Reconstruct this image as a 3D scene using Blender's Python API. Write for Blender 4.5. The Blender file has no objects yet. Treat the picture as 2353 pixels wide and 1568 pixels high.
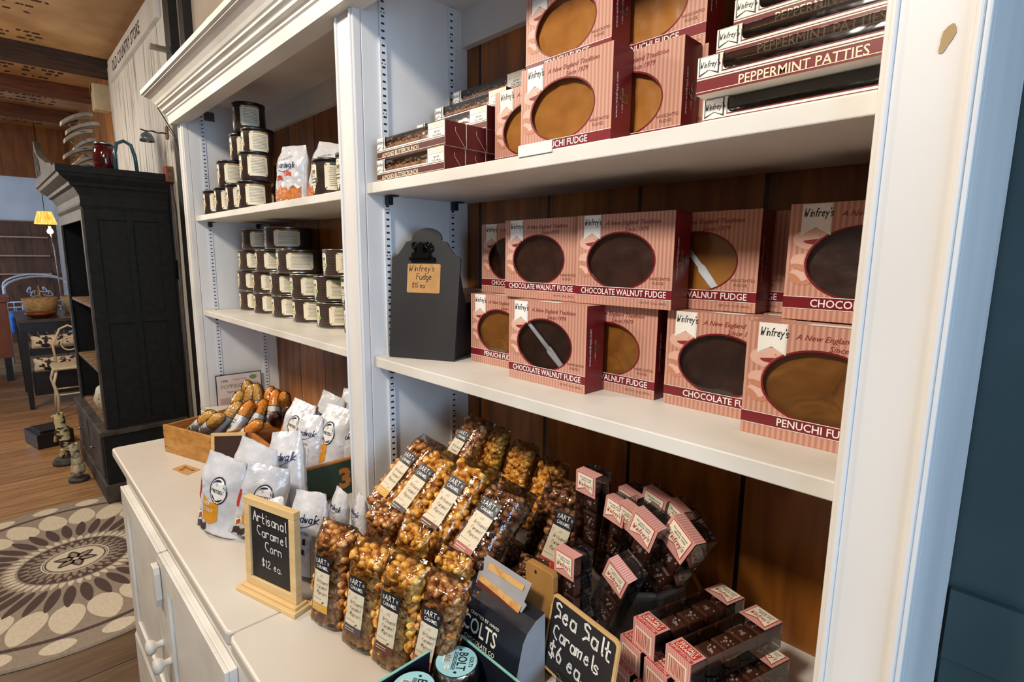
import bpy, math, random
from mathutils import Vector, Matrix, noise
C = bpy.context.scene.collection
PI = math.pi
def RZ(a): return Matrix.Rotation(a, 4, 'Z')
def RX(a): return Matrix.Rotation(a, 4, 'X')
def RY(a): return Matrix.Rotation(a, 4, 'Y')
def TR(*p): return Matrix.Translation(Vector(p))
R = math.radians

# ------------------------------------------------------------------ camera
cam_d = bpy.data.cameras.new('camera'); cam = bpy.data.objects.new('camera', cam_d); C.objects.link(cam)
yaw, pitch, roll = R(45.7221), R(-8.9414), R(0.5595)
fw = Vector((-math.sin(yaw)*math.cos(pitch), math.cos(yaw)*math.cos(pitch), math.sin(pitch)))
rt = Vector((math.cos(yaw), math.sin(yaw), 0)); up = rt.cross(fw)
r2 = rt*math.cos(roll)+up*math.sin(roll); u2 = -rt*math.sin(roll)+up*math.cos(roll)
M = Matrix((r2, u2, -fw)).transposed().to_4x4(); M.translation = Vector((2.1678, -0.5065, 1.4492))
cam.matrix_world = M
cam_d.sensor_width = 36; cam_d.lens = 36*1217.73/2353; cam_d.clip_start = .01; cam_d.clip_end = 60
bpy.context.scene.camera = cam

# ------------------------------------------------------------------ world, lights, exposure
S = bpy.context.scene
S.view_settings.view_transform = 'Standard'; S.view_settings.look = 'None'
S.view_settings.gamma = 1; S.view_settings.use_curve_mapping = False
S.view_settings.exposure = 0.1
w = bpy.data.worlds.new('world'); S.world = w; w.use_nodes = True
w.node_tree.nodes['Background'].inputs[0].default_value = (.55, .72, 1, 1)
w.node_tree.nodes['Background'].inputs[1].default_value = .15
def area(name, loc, target, size, power, col, sy=None):
    d = bpy.data.lights.new(name, 'AREA'); d.shape = 'RECTANGLE'; d.size = size; d.size_y = sy or size
    d.energy = power; d.color = col
    o = bpy.data.objects.new(name, d); C.objects.link(o); o.location = loc
    o.rotation_euler = (Vector(target)-Vector(loc)).to_track_quat('-Z', 'Y').to_euler(); return o
def point(name, loc, power, col, rad=.04):
    d = bpy.data.lights.new(name, 'POINT'); d.energy = power; d.color = col; d.shadow_soft_size = rad
    o = bpy.data.objects.new(name, d); C.objects.link(o); o.location = loc; return o
area('ceiling_lamp_light', (1.75, -1.35, 2.62), (1.3, .1, 1.3), .24, 34, (1, .92, .80))
area('ceiling_lamp_light_left', (-.35, -1.25, 2.62), (.6, .1, 1.2), .26, 24, (1, .88, .72))
area('ceiling_lamp_light_far', (-2.6, -1.3, 2.6), (-2.2, -.2, .4), .4, 26, (1, .89, .74))
area('window_daylight', (3.95, -.75, 1.65), (1.4, .1, 1.3), 1.1, 46, (.46, .70, 1), 1.3)
area('window_daylight_far', (-7.6, -2.1, 1.7), (-8.3, .4, 1.3), 1.3, 120, (.45, .66, 1), 1.3)
point('warm_fill_light', (-3.3, -.95, 1.75), 20, (1, .78, .50), .08)  # added fill with no fixture, warms the ceiling at the far left
point('front_fill_light', (.8, -1.9, 2.5), 5, (1, .82, .62), .1)  # weak added fill in front of the hutch, no fixture there

# ------------------------------------------------------------------ helpers
def tag(o, label=None, cat=None, group=None, kind=None):
    if label: o['label'] = label
    if cat: o['category'] = cat
    if group: o['group'] = group
    if kind: o['kind'] = kind
    return o
def thing(name, label, cat, loc=(0, 0, 0), rz=0, group=None, mat=None):
    o = bpy.data.objects.new(name, None); o.empty_display_size = .02; C.objects.link(o)
    o.matrix_world = mat if mat is not None else TR(*loc) @ RZ(rz)
    return tag(o, label, cat, group)
def dup(root, mat, label, group=None):
    def cp(o, par):
        c = o.copy(); C.objects.link(c)
        if par: c.parent = par
        for ch in o.children: cp(ch, c)
        return c
    r = cp(root, None); r.matrix_world = mat
    r['label'] = label
    if group: r['group'] = group
    return r

_T = {}
def glyphs(s, shear=0, bold=0):
    k = (s, shear, bold)
    if k not in _T:
        cu = bpy.data.curves.new('t', 'FONT'); cu.body = s; cu.size = 1; cu.shear = shear; cu.offset = bold
        cu.resolution_u = 2; cu.fill_mode = 'FRONT'
        ob = bpy.data.objects.new('t', cu); me = ob.to_mesh()
        vs = [(v.co.x, v.co.y) for v in me.vertices]; fs = [tuple(p.vertices) for p in me.polygons]
        ob.to_mesh_clear(); bpy.data.objects.remove(ob); bpy.data.curves.remove(cu)
        wd = max([v[0] for v in vs] or [1])
        _T[k] = (vs, fs, wd)
    return _T[k]
# a stroke alphabet for hand lettering: pairs x,y in hex, baseline y=3, small letters to 8, capitals to c
SF = {'A': '034c83|1767', 'C': '8b5c2b1816354473', 'S': '7b4c1b2968754513', 'W': '0c134863ac', 'F': '030c8c|0868', 'P': '030c6c7a6808',
 'B': '030c5c7a58086864430 3', 'V': '0c43ac',
 'a': '7758281614335375|7873', 'b': '0c03|07385866644303', 'c': '77582816143363', 'd': '7c73|7758281614335375', 'e': '166658381614335364',
 'f': '7b5c3a33|1868', 'g': '7758281614335375|78725020', 'h': '0c03|07387763', 'i': '3833|3a3b', 'k': '0c03|6805 63',
 'l': '3c34 43', 'm': '0803|073833|378873', 'n': '0803|07386763', 'o': '381614335364665838', 'p': '0800|07385866644303',
 'r': '0803|06285867', 's': '674838171655644313', 't': '3c3443 63|1868', 'u': '0805235375|7873', 'w': '08234863a8',
 'y': '0844|88442010', 'z': '08780373', "'": '2c2a', '.': '1314', '$': '7a4b1a1856745423 04|4d42', '1': '1a3c33', '2': '1a3c6b6903 73',
 '5': '6c1c1858754413', '6': '5c2815336376481 6', '9': '6a4c1a185868|6a6853'}
ADV = {'i': 4, 'l': 4, "'": 3, '.': 4, 'm': 10, 'w': 11, 'W': 12, ' ': 5, '1': 5, 't': 7, 'r': 7, 'A': 9, 'C': 9}
class MB:
    def __init__(s): s.v = []; s.f = []; s.m = []; s.s = []; s.M = Matrix()
    def add(s, vs, fs, mi=0, sm=False):
        n = len(s.v); s.v += [s.M @ Vector(p) for p in vs]
        for f in fs: s.f.append(tuple(i+n for i in f)); s.m.append(mi); s.s.append(sm)
    def box(s, x0, x1, y0, y1, z0, z1, mi=0):
        s.add([(x0, y0, z0), (x1, y0, z0), (x1, y1, z0), (x0, y1, z0), (x0, y0, z1), (x1, y0, z1), (x1, y1, z1), (x0, y1, z1)],
              [(0, 3, 2, 1), (4, 5, 6, 7), (0, 1, 5, 4), (1, 2, 6, 5), (2, 3, 7, 6), (3, 0, 4, 7)], mi)
    def poly(s, pts, mi=0): s.add(pts, [tuple(range(len(pts)))], mi)
    def prism(s, pts, f, t, mi=0):            # pts 2D, f(u,v,w)->3D, thickness t
        n = len(pts); a = [f(u, v, 0) for u, v in pts]+[f(u, v, t) for u, v in pts]
        s.add(a, [tuple(range(n-1, -1, -1)), tuple(range(n, 2*n))]+[(i, (i+1) % n, n+(i+1) % n, n+i) for i in range(n)], mi)
    def lathe(s, prof, n=24, mi=0, sm=True, a0=0, a1=2*PI):
        vs = []; fs = []; full = abs(a1-a0-2*PI) < 1e-6; m = n if full else n+1
        for r, z in prof:
            for i in range(m):
                a = a0+(a1-a0)*i/n; vs.append((r*math.cos(a), r*math.sin(a), z))
        for k in range(len(prof)-1):
            for i in range(n):
                j = (i+1) % m; fs.append((k*m+i, k*m+j, (k+1)*m+j, (k+1)*m+i))
        s.add(vs, fs, mi, sm)
    def tube(s, pts, r, n=8, mi=0, rr=None):
        pts = [Vector(p) for p in pts]; vs = []; fs = []
        for i, p in enumerate(pts):
            d = (pts[min(i+1, len(pts)-1)]-pts[max(i-1, 0)]).normalized()
            a = d.orthogonal().normalized() if i == 0 else (a0-d*a0.dot(d)).normalized(); a0 = a; b = d.cross(a)
            q = rr[i] if rr else r
            for k in range(n):
                t = 2*PI*k/n; vs.append(p+a*q*math.cos(t)+b*q*math.sin(t))
        for i in range(len(pts)-1):
            for k in range(n):
                j = (k+1) % n; fs.append((i*n+k, i*n+j, (i+1)*n+j, (i+1)*n+k))
        m = len(pts)*n; fs += [tuple(range(n-1, -1, -1)), tuple(range(m-n, m))]
        s.add(vs, fs, mi, True)
    def text(s, txt, size, f, mi=0, shear=0, bold=0, xs=1, align='L', wmax=None):
        vs, fs, wd = glyphs(txt, shear, bold)
        k = size*1.37; kx = k*xs
        if wmax and wd*kx > wmax: kx = wmax/wd
        o = 0 if align == 'L' else (-wd*kx/2 if align == 'C' else -wd*kx)
        s.add([f(x*kx+o, y*k) for x, y in vs], fs, mi)
        return wd*kx
    def hand(s, txt, size, f, mi=0, th=.09, slant=0, jit=0, align='L', xs=1):
        u = size/9.; pen = 0; segs = []; rnd = random.Random(len(txt)*7+3)
        for ch in txt:
            st = SF.get(ch, '').replace(' ', '')
            dy = rnd.uniform(-jit, jit)*9
            if st:
                for pl in st.split('|'):
                    q = [(int(pl[i], 16), int(pl[i+1], 16)-3+dy) for i in range(0, len(pl)-1, 2)]
                    segs.append([((x*.8+pen+y*slant)*u*xs, y*u) for x, y in q])
            pen += ADV.get(ch, 8)*.86+.4
        wd = pen*u*xs; o = -wd/2 if align == 'C' else 0; h = th*size*.5
        for q in segs:
            for i in range(len(q)-1):
                a = Vector(q[i]); b = Vector(q[i+1]); d = (b-a)
                if d.length < 1e-9: continue
                d.normalize(); e = d*h*.6; nn = Vector((-d.y, d.x))*h
                s.add([f(p.x+o, p.y) for p in (a-e-nn, b+e-nn, b+e+nn, a-e+nn)], [(0, 1, 2, 3)], mi)
        return wd
    def build(s, name, mats, parent=None, bevel=0, label=None, kind=None, loc=None):
        me = bpy.data.meshes.new(name); me.from_pydata([tuple(v) for v in s.v], [], s.f)
        for m in (mats if isinstance(mats, (list, tuple)) else [mats]): me.materials.append(m)
        for p, mi, sm in zip(me.polygons, s.m, s.s): p.material_index = mi; p.use_smooth = sm
        me.update()
        o = bpy.data.objects.new(name, me); C.objects.link(o)
        if parent: o.parent = parent
        if loc: o.location = loc
        if bevel:
            b = o.modifiers.new('bevel', 'BEVEL'); b.width = bevel; b.segments = 2; b.limit_method = 'ANGLE'; b.angle_limit = R(50)
        if label: o['label'] = label
        if kind: o['kind'] = kind
        return o
def recalc(o):
    import bmesh
    b = bmesh.new(); b.from_mesh(o.data); bmesh.ops.recalc_face_normals(b, faces=b.faces); b.to_mesh(o.data); b.free(); return o
def ell(cx, cy, rx, ry, n=40, a0=0, a1=2*PI): return [(cx+rx*math.cos(a0+(a1-a0)*i/n), cy+ry*math.sin(a0+(a1-a0)*i/n)) for i in range(n)]

# ------------------------------------------------------------------ materials
def nt(name):
    m = bpy.data.materials.new(name); m.use_nodes = True; t = m.node_tree
    return m, t, t.nodes['Principled BSDF']
def N(t, typ, **k):
    n = t.nodes.new(typ)
    for a, b in k.items():
        if a in n.inputs: n.inputs[a].default_value = b
        else: setattr(n, a, b)
    return n
def lin(c):
    if isinstance(c, str): c = [int(c[i:i+2], 16)/255 for i in (0, 2, 4)]
    return tuple((x/12.92 if x <= .04045 else ((x+.055)/1.055)**2.4) for x in c)+(1,)
def mat(name, c, c2=None, rough=.5, metal=0, sc=20, st=(1, 1, 1), bump=0, bsc=None, spec=.5, coat=0, detail=3, lo=.35, hi=.65, emit=0):
    m, t, b = nt(name); L = t.links
    c = lin(c); b.inputs['Roughness'].default_value = rough; b.inputs['Metallic'].default_value = metal
    b.inputs['Specular IOR Level'].default_value = spec; b.inputs['Coat Weight'].default_value = coat; b.inputs['Coat Roughness'].default_value = .1
    c2 = lin(c2) if c2 else tuple(x*.86 for x in c[:3])+(1,)
    tc = N(t, 'ShaderNodeTexCoord'); mp = N(t, 'ShaderNodeMapping', Scale=st); L.new(tc.outputs['Object'], mp.inputs[0])
    nz = N(t, 'ShaderNodeTexNoise', Scale=sc, Detail=detail); L.new(mp.outputs[0], nz.inputs['Vector'])
    r = N(t, 'ShaderNodeValToRGB'); r.color_ramp.elements[0].position = lo; r.color_ramp.elements[1].position = hi
    r.color_ramp.elements[0].color = c2; r.color_ramp.elements[1].color = c
    L.new(nz.outputs['Fac'], r.inputs[0]); L.new(r.outputs[0], b.inputs['Base Color'])
    if emit: L.new(r.outputs[0], b.inputs['Emission Color']); b.inputs['Emission Strength'].default_value = emit
    if bump:
        n2 = N(t, 'ShaderNodeTexNoise', Scale=bsc or sc*3, Detail=4.); L.new(mp.outputs[0], n2.inputs['Vector'])
        bp = N(t, 'ShaderNodeBump', Strength=bump, Distance=.002); L.new(n2.outputs['Fac'], bp.inputs['Height']); L.new(bp.outputs[0], b.inputs['Normal'])
    return m
def plank(name, axis, pitch, c1, c2, seam, grain=(1, 1, 1), rough=.5, off=0., sw=.03, gsc=9, knots=None):
    m, t, b = nt(name); L = t.links; b.inputs['Roughness'].default_value = rough
    tc = N(t, 'ShaderNodeTexCoord'); sp = N(t, 'ShaderNodeSeparateXYZ'); L.new(tc.outputs['Object'], sp.inputs[0])
    a = N(t, 'ShaderNodeMath', operation='MULTIPLY_ADD'); a.inputs[1].default_value = 1/pitch; a.inputs[2].default_value = off+100
    L.new(sp.outputs[axis], a.inputs[0])
    fl = N(t, 'ShaderNodeMath', operation='FLOOR'); L.new(a.outputs[0], fl.inputs[0])
    fr = N(t, 'ShaderNodeMath', operation='FRACT'); L.new(a.outputs[0], fr.inputs[0])
    wn = N(t, 'ShaderNodeTexWhiteNoise', noise_dimensions='1D'); L.new(fl.outputs[0], wn.inputs['W'])
    mp = N(t, 'ShaderNodeMapping', Scale=grain); L.new(tc.outputs['Object'], mp.inputs[0])
    ad = N(t, 'ShaderNodeVectorMath', operation='ADD'); L.new(mp.outputs[0], ad.inputs[0])
    sc = N(t, 'ShaderNodeVectorMath', operation='SCALE'); sc.inputs['Scale'].default_value = 7.; L.new(wn.outputs['Color'], sc.inputs[0]); L.new(sc.outputs[0], ad.inputs[1])
    nz = N(t, 'ShaderNodeTexNoise', Scale=gsc, Detail=5., Distortion=.6); L.new(ad.outputs[0], nz.inputs['Vector'])
    r = N(t, 'ShaderNodeValToRGB'); r.color_ramp.elements[0].position = .3; r.color_ramp.elements[1].position = .7
    r.color_ramp.elements[0].color = lin(c1); r.color_ramp.elements[1].color = lin(c2); L.new(nz.outputs['Fac'], r.inputs[0])
    hs = N(t, 'ShaderNodeHueSaturation'); L.new(r.outputs[0], hs.inputs['Color'])
    mv = N(t, 'ShaderNodeMapRange'); mv.inputs['To Min'].default_value = .75; mv.inputs['To Max'].default_value = 1.15
    L.new(wn.outputs['Value'], mv.inputs['Value']); L.new(mv.outputs[0], hs.inputs['Value'])
    g1 = N(t, 'ShaderNodeMath', operation='LESS_THAN'); g1.inputs[1].default_value = sw; L.new(fr.outputs[0], g1.inputs[0])
    mx = N(t, 'ShaderNodeMix', data_type='RGBA'); L.new(g1.outputs[0], mx.inputs[0]); L.new(hs.outputs[0], mx.inputs[6]); mx.inputs[7].default_value = lin(seam)
    L.new(mx.outputs[2], b.inputs['Base Color'])
    iv = N(t, 'ShaderNodeMath', operation='MULTIPLY_ADD'); iv.inputs[1].default_value = -1.; iv.inputs[2].default_value = 1.; L.new(g1.outputs[0], iv.inputs[0])
    ns = N(t, 'ShaderNodeMath', operation='MULTIPLY_ADD'); ns.inputs[1].default_value = .25; L.new(nz.outputs['Fac'], ns.inputs[0]); L.new(iv.outputs[0], ns.inputs[2])
    bp = N(t, 'ShaderNodeBump', Strength=.5, Distance=.003); L.new(ns.outputs[0], bp.inputs['Height']); L.new(bp.outputs[0], b.inputs['Normal'])
    return m
def stripes(name, c1, c2, period, rough=.38, axis='X'):
    m, t, b = nt(name); L = t.links; b.inputs['Roughness'].default_value = rough
    tc = N(t, 'ShaderNodeTexCoord'); sp = N(t, 'ShaderNodeSeparateXYZ'); L.new(tc.outputs['Object'], sp.inputs[0])
    a = N(t, 'ShaderNodeMath', operation='MULTIPLY'); a.inputs[1].default_value = 2*PI/period
    if axis == 'XY':
        q = N(t, 'ShaderNodeMath', operation='ADD'); L.new(sp.outputs['X'], q.inputs[0]); L.new(sp.outputs['Y'], q.inputs[1]); L.new(q.outputs[0], a.inputs[0])
    else: L.new(sp.outputs[axis], a.inputs[0])
    si = N(t, 'ShaderNodeMath', operation='SINE'); L.new(a.outputs[0], si.inputs[0])
    mr = N(t, 'ShaderNodeMapRange'); mr.inputs['From Min'].default_value = -.5; mr.inputs['From Max'].default_value = .5; L.new(si.outputs[0], mr.inputs['Value'])
    mx = N(t, 'ShaderNodeMix', data_type='RGBA'); L.new(mr.outputs[0], mx.inputs[0]); mx.inputs[6].default_value = lin(c1); mx.inputs[7].default_value = lin(c2)
    L.new(mx.outputs[2], b.inputs['Base Color']); return m
def film(name, tint=(1, 1, 1), gloss=.30, rough=.06, bsc=30, bstr=.5, body=0.0, dist=.006):
    m = bpy.data.materials.new(name); m.use_nodes = True; t = m.node_tree; L = t.links; t.nodes.remove(t.nodes['Principled BSDF'])
    out = t.nodes['Material Output']; tr = N(t, 'ShaderNodeBsdfTransparent'); tr.inputs[0].default_value = tint+(1,)
    gl = N(t, 'ShaderNodeBsdfGlossy'); gl.inputs['Roughness'].default_value = rough
    tc = N(t, 'ShaderNodeTexCoord'); nz = N(t, 'ShaderNodeTexNoise', Scale=bsc, Detail=2., Distortion=1.5); L.new(tc.outputs['Object'], nz.inputs['Vector'])
    bp = N(t, 'ShaderNodeBump', Strength=bstr, Distance=dist); L.new(nz.outputs['Fac'], bp.inputs['Height']); L.new(bp.outputs[0], gl.inputs['Normal'])
    fr = N(t, 'ShaderNodeFresnel', IOR=1.5); L.new(bp.outputs[0], fr.inputs['Normal'])
    ml = N(t, 'ShaderNodeMath', operation='MULTIPLY_ADD', use_clamp=True); ml.inputs[1].default_value = 1-gloss; ml.inputs[2].default_value = gloss*.35; L.new(fr.outputs[0], ml.inputs[0])
    mx = N(t, 'ShaderNodeMixShader'); L.new(ml.outputs[0], mx.inputs[0]); L.new(tr.outputs[0], mx.inputs[1]); L.new(gl.outputs[0], mx.inputs[2])
    last = mx
    if body:
        df = N(t, 'ShaderNodeBsdfDiffuse'); df.inputs[0].default_value = (.8, .8, .82, 1); m2 = N(t, 'ShaderNodeMixShader'); m2.inputs[0].default_value = body
        L.new(mx.outputs[0], m2.inputs[1]); L.new(df.outputs[0], m2.inputs[2]); last = m2
    L.new(last.outputs[0], out.inputs['Surface']); return m

white = mat('white_paint', 'e2dfdb', 'd2cecb', rough=.42, sc=6, st=(1, 1, .3), bump=.15, bsc=40)
white_worn = mat('worn_white_paint', 'dfdbd4', 'c9c2b6', rough=.45, sc=5, bump=.2, bsc=30, lo=.25, hi=.55)
white_top = mat('worktop_white_paint', 'd8d3cb', 'c6bdb0', rough=.4, sc=3, bump=.1, bsc=25, lo=.3, hi=.7)
pine_back = plank('dark_stained_pine', 'X', .2, '6a3a12', 'b26c28', '1a0b04', (5, 5, .7), .35, off=.65, sw=.035, gsc=6)
black_paint = mat('black_paint', '191b1a', '101212', rough=.65, sc=30, bump=.10, spec=.25)
black_worn = mat('worn_black_paint', '4a423a', '2c2722', rough=.6, sc=12, bump=.2)
black = mat('plain_black', '0c0b0c', '151314', rough=.5)
steel = mat('steel', 'b8bac0', '9a9ca2', rough=.28, metal=1, sc=60)
ivory = mat('cream_card', 'efe6d2', 'e8dcc2', rough=.6)
paper = mat('white_paper', 'eceae6', 'e2dfda', rough=.55)
cream = mat('cream_print', 'f3e3c4', 'eedcb8', rough=.5)
maroon = mat('maroon_card', '7c1a24', '6c141e', rough=.32, sc=8)
maroon_dk = mat('dark_maroon_card', '5a1a1a', '4a1214', rough=.35, sc=8)
print_red = mat('maroon_print', '7e2228', '8a2c30', rough=.45)
red = mat('red_print', 'b8352c', 'a82c26', rough=.4)
ink = mat('black_ink', '1c1a1c', '262326', rough=.5)
brown_ink = mat('brown_ink', '7a4434', '6e3b2c', rough=.5)
pink_st = stripes('pink_stripes', 'b37c69', 'c79886', .0058)
pink_sw = mat('pale_pink_print', 'dcb3a4', 'd4a898', rough=.45)
tan_sw = mat('tan_print', 'c08468', 'b97c60', rough=.45)
gold_pr = mat('gold_print', 'd8b060', 'e8c880', rough=.4)
fudge_c = mat('chocolate_fudge', '4a2820', '351a14', rough=.4, sc=25, bump=.7, bsc=35)
fudge_p = mat('penuchi_fudge', 'b87c34', 'a86c28', rough=.4, sc=18, bump=.5, bsc=25)
clear = film('clear_film', gloss=.14, rough=.08, bsc=17, bstr=.13)
clear_crinkle = film('crinkled_clear_film', gloss=.12, rough=.05, bsc=38, bstr=.55, dist=.005)
clear_box = film('clear_plastic', (.98, .98, .99), gloss=.22, rough=.03, bsc=6, bstr=.1)
plastic_w = mat('white_plastic', 'e6ebf2', 'dde3ec', rough=.3)
# ------------------------------------------------------------------ the room
XL, XR, YF, YB, ZT = -9.6, 3.9, -3.2, .33, 2.97
m_floor = plank('pine_floor_boards', 'X', .145, '8a6440', 'b48a5c', '2a1a10', (8, .9, 1), .42, off=.2, sw=.035, gsc=5)
m_floor2 = plank('wide_floor_boards', 'X', .33, '5c4430', '7c6044', '1c120b', (6, .9, 1), .45, off=.05, sw=.018, gsc=5)
m_orange = plank('orange_pine_wall', 'X', .38, '8a5622', 'c08440', '4a2810', (3, 3, .5), .4, sw=.015, gsc=4)
m_orange_y = plank('orange_pine_wall_far', 'Y', .3, '8e5418', 'c8842e', '4a2810', (3, 3, .5), .4, sw=.015, gsc=4)
m_brown_y = plank('brown_plank_wall', 'Y', .21, '4e2f22', '7c4f38', '20100a', (3, 3, .5), .45, sw=.03, gsc=5)
m_beige = mat('beige_wall_paint', 'b5ab9c', 'a79c8c', rough=.7, sc=3)
m_plaster = mat('white_plaster', 'd8d8d8', 'cccccc', rough=.8, sc=3)
m_teal = mat('dark_teal_paint', '46585a', '3c4e50', rough=.4, sc=5, bump=.1)
m_weather = mat('weathered_white_wood', 'dad7d0', '7c7871', rough=.75, sc=6, st=(6, 6, .3), bump=.5, bsc=30, lo=.34, hi=.48, detail=6)
m_beam = mat('dark_beam_wood', '4a3020', '2a1a12', rough=.6, sc=10, st=(5, .5, 5), bump=.4)
m_beam2 = mat('brown_beam_wood', '7c4a26', '5a321a', rough=.55, sc=10, st=(5, .5, 5), bump=.3)
m_burlap = mat('printed_sacking', 'c8a47a', 'a8835a', rough=.8, sc=3, bump=.3, bsc=60)
m_sackline = mat('sack_print', '33241e', '443028', rough=.8)
m_sackgreen = mat('green_sack_print', '2c5c42', '35664a', rough=.8)
m_sackred = mat('red_sack_print', '8a3428', '7a2e24', rough=.8)

def wallbox(name, x0, x1, y0, y1, z0, z1, m):
    b = MB(); b.box(x0, x1, y0, y1, z0, z1); return b.build(name, m, kind='structure')
b = MB(); b.box(XL, -.25, YF, .33, -.05, 0, 0); b.box(-.25, XR, YF, .33, -.05, -.001, 1); b.build('floor', [m_floor, m_floor2], kind='structure')
b = MB(); b.box(XL, XR, YF, YB, ZT, ZT+.05)
random.seed(5)
def scr(x0, x1, y0, y1, rows, mi, h, seed):       # illegible rows of stencilled marks on the sacking
    rr = random.Random(seed)
    for k in range(rows):
        x = x0+(x1-x0)*(k+.5)/rows; y = y0
        while y < y1:
            l = rr.uniform(.012, .05)
            if rr.random() < .75:
                d = rr.uniform(-.012, .012)
                b.add([(x-h/2, y, ZT-.001), (x+h/2, y+d, ZT-.001), (x+h/2, y+l+d, ZT-.001), (x-h/2, y+l, ZT-.001)], [(0, 3, 2, 1)], mi)
            y += l+rr.uniform(.005, .03)
scr(-2.7, -2.2, -1.1, -.1, 4, 1, .03, 1); scr(-3.25, -3.0, -1.2, -.1, 3, 1, .035, 2)
scr(-4.15, -3.75, -.9, .1, 4, 1, .06, 3); scr(-4.3, -4.22, -.7, 0, 1, 1, .05, 4); scr(-3.72, -3.66, -.6, -.1, 1, 2, .07, 8); scr(-2.15, -2.1, -.5, -.35, 1, 3, .05, 9)
scr(-5.4, -4.7, -.9, .1, 5, 1, .05, 5); scr(-6.6, -5.9, -.9, .1, 4, 1, .05, 6)
b.build('ceiling', [m_burlap, m_sackline, m_sackgreen, m_sackred], kind='structure')
for i, (x, m, t) in enumerate(((-1.42, m_beam2, .10), (-3.36, m_beam, .13), (-4.40, m_beam2, .12), (-5.62, m_beam2, .12), (-.2, m_beam2, .1), (1.0, m_beam2, .1), (2.2, m_beam2, .1))):
    b = MB(); b.box(x-.055, x+.055, YF, YB-.001, ZT-t, ZT); b.build('trim_%d' % (i+1), m, bevel=.004, kind='structure')
b = MB(); b.box(-6.9, -6.8, YF, YB, 2.37, ZT); b.build('wall_far', m_orange_y, kind='structure')
b = MB(); b.box(-6.8, -3.27, YB, YB+.08, 0, ZT); b.box(-3.27, -1.0, YB+.02, YB+.08, 0, ZT); b.build('wall_back_left', m_orange, kind='structure')
b = MB(); b.box(-1.0, 2.06, YB, YB+.08, 0, ZT, 0); b.box(XL, -6.8, YB, YB+.08, 0, ZT, 0); b.build('wall_back', m_beige, kind='structure')
b = MB(); b.box(2.06, XR, YB+.0, YB+.08, 0, ZT); b.box(2.118, XR, YB-.012, YB, .948, 1.042); b.box(2.118, XR, YB-.006, YB, 0, .948); b.build('wall_back_right', m_teal, kind='structure')
b = MB(); b.box(-3.30, -1.28, YB-.02, YB+.02, 0, 2.905); b.build('trim_8', m_weather, kind='structure')
b = MB(); b.box(-1.27, -1.16, YB-.06, YB, 0, ZT, 0); b.box(-1.06, -.98, YB-.04, YB, 0, ZT, 1); b.box(-1.16, -1.06, YB-.02, YB, 0, ZT, 2); b.build('trim_9', [black, black, m_beige], kind='structure')
b = MB(); b.box(XL-.08, XL, YF, YB, 0, 1.95, 0); b.box(XL-.08, XL, YF, YB, 1.95, ZT, 1); b.build('wall_left', [m_brown_y, m_plaster], kind='structure')
b = MB()
for z0, z1 in ((0, .75), (2.5, ZT)): b.box(-9.6, -6.4, YF, YF+.08, z0, z1)
b.box(-6.4, XR, YF, YF+.08, 0, ZT); b.box(XL, -9.0, YF, YF+.08, .75, 2.5); b.build('wall_front', m_beige, kind='structure')
b = MB(); b.box(XR, XR+.08, YF, YB, 0, .85); b.box(XR, XR+.08, YF, YB, 2.35, ZT); b.box(XR, XR+.08, YF, -1.6, .85, 2.35); b.box(XR, XR+.08, .05, YB, .85, 2.35); b.build('wall_right', m_beige, kind='structure')
b = MB()
for y0, y1, z0, z1 in ((-1.6, .05, .85, .92), (-1.6, .05, 2.28, 2.35), (-1.6, -1.53, .92, 2.28), (-.02, .05, .92, 2.28), (-.80, -.76, .92, 2.28)): b.box(XR-.01, XR+.05, y0, y1, z0, z1)
b.build('window_1', white, kind='structure')
b = MB()
for x0, x1, z0, z1 in ((-9.0, -6.4, .75, .83), (-9.0, -6.4, 2.42, 2.5), (-9.0, -8.92, .83, 2.42), (-6.48, -6.4, .83, 2.42), (-7.74, -7.66, .83, 2.42)): b.box(x0, x1, YF, YF+.09, z0, z1)
b.build('window_2', white, kind='structure')
bpy.data.objects['window_daylight'].location = (XR+.3, -.75, 1.6)
bpy.data.objects['window_daylight_far'].location = (-7.7, YF-.3, 1.65)

# rug
m_rc = mat('cream_rug_pile', 'd9ccb6', 'cdbfa8', rough=.95, sc=90, bump=.3, bsc=300)
m_rb = mat('brown_rug_pile', '56413c', '4c3a36', rough=.95, sc=90, bump=.3, bsc=300)
m_rt = mat('taupe_rug_pile', '9b8c80', '90826f', rough=.95, sc=90, bump=.3, bsc=300)
b = MB(); b.lathe([(0, .008), (.76, .008), (.765, .0)], 72, 2, False)
def pol(r, a): return (r*math.cos(a), r*math.sin(a))
def petal(n, r0, r1, wf, z, mi, off=0, k=12, tip=.5):
    for i in range(n):
        a = 2*PI*(i+off)/n; pts = []
        for j in range(k+1):
            s = j/k; r = r0+(r1-r0)*s; hw = wf*(math.sin(PI*min(1, s**tip*.97+.015)))**.6; pts.append((r, hw))
        L_ = [(r*math.cos(a)-h*math.sin(a), r*math.sin(a)+h*math.cos(a), z) for r, h in pts]+[(r*math.cos(a)+h*math.sin(a), r*math.sin(a)-h*math.cos(a), z) for r, h in reversed(pts)]
        b.add(L_, [tuple(range(len(L_)-1, -1, -1))], mi)
def ring(r0, r1, z, mi, n=72):
    for i in range(n):
        a, c = 2*PI*i/n, 2*PI*(i+1)/n
        b.add([pol(r0, a)+(z,), pol(r1, a)+(z,), pol(r1, c)+(z,), pol(r0, c)+(z,)], [(0, 1, 2, 3)], mi)
petal(26, .415, .625, .058, .0085, 0, tip=.8); petal(38, .26, .435, .021, .0087, 1, .5, tip=.9)
ring(.635, .655, .0088, 1); petal(24, .66, .745, .055, .0086, 0, tip=1.)
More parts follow.
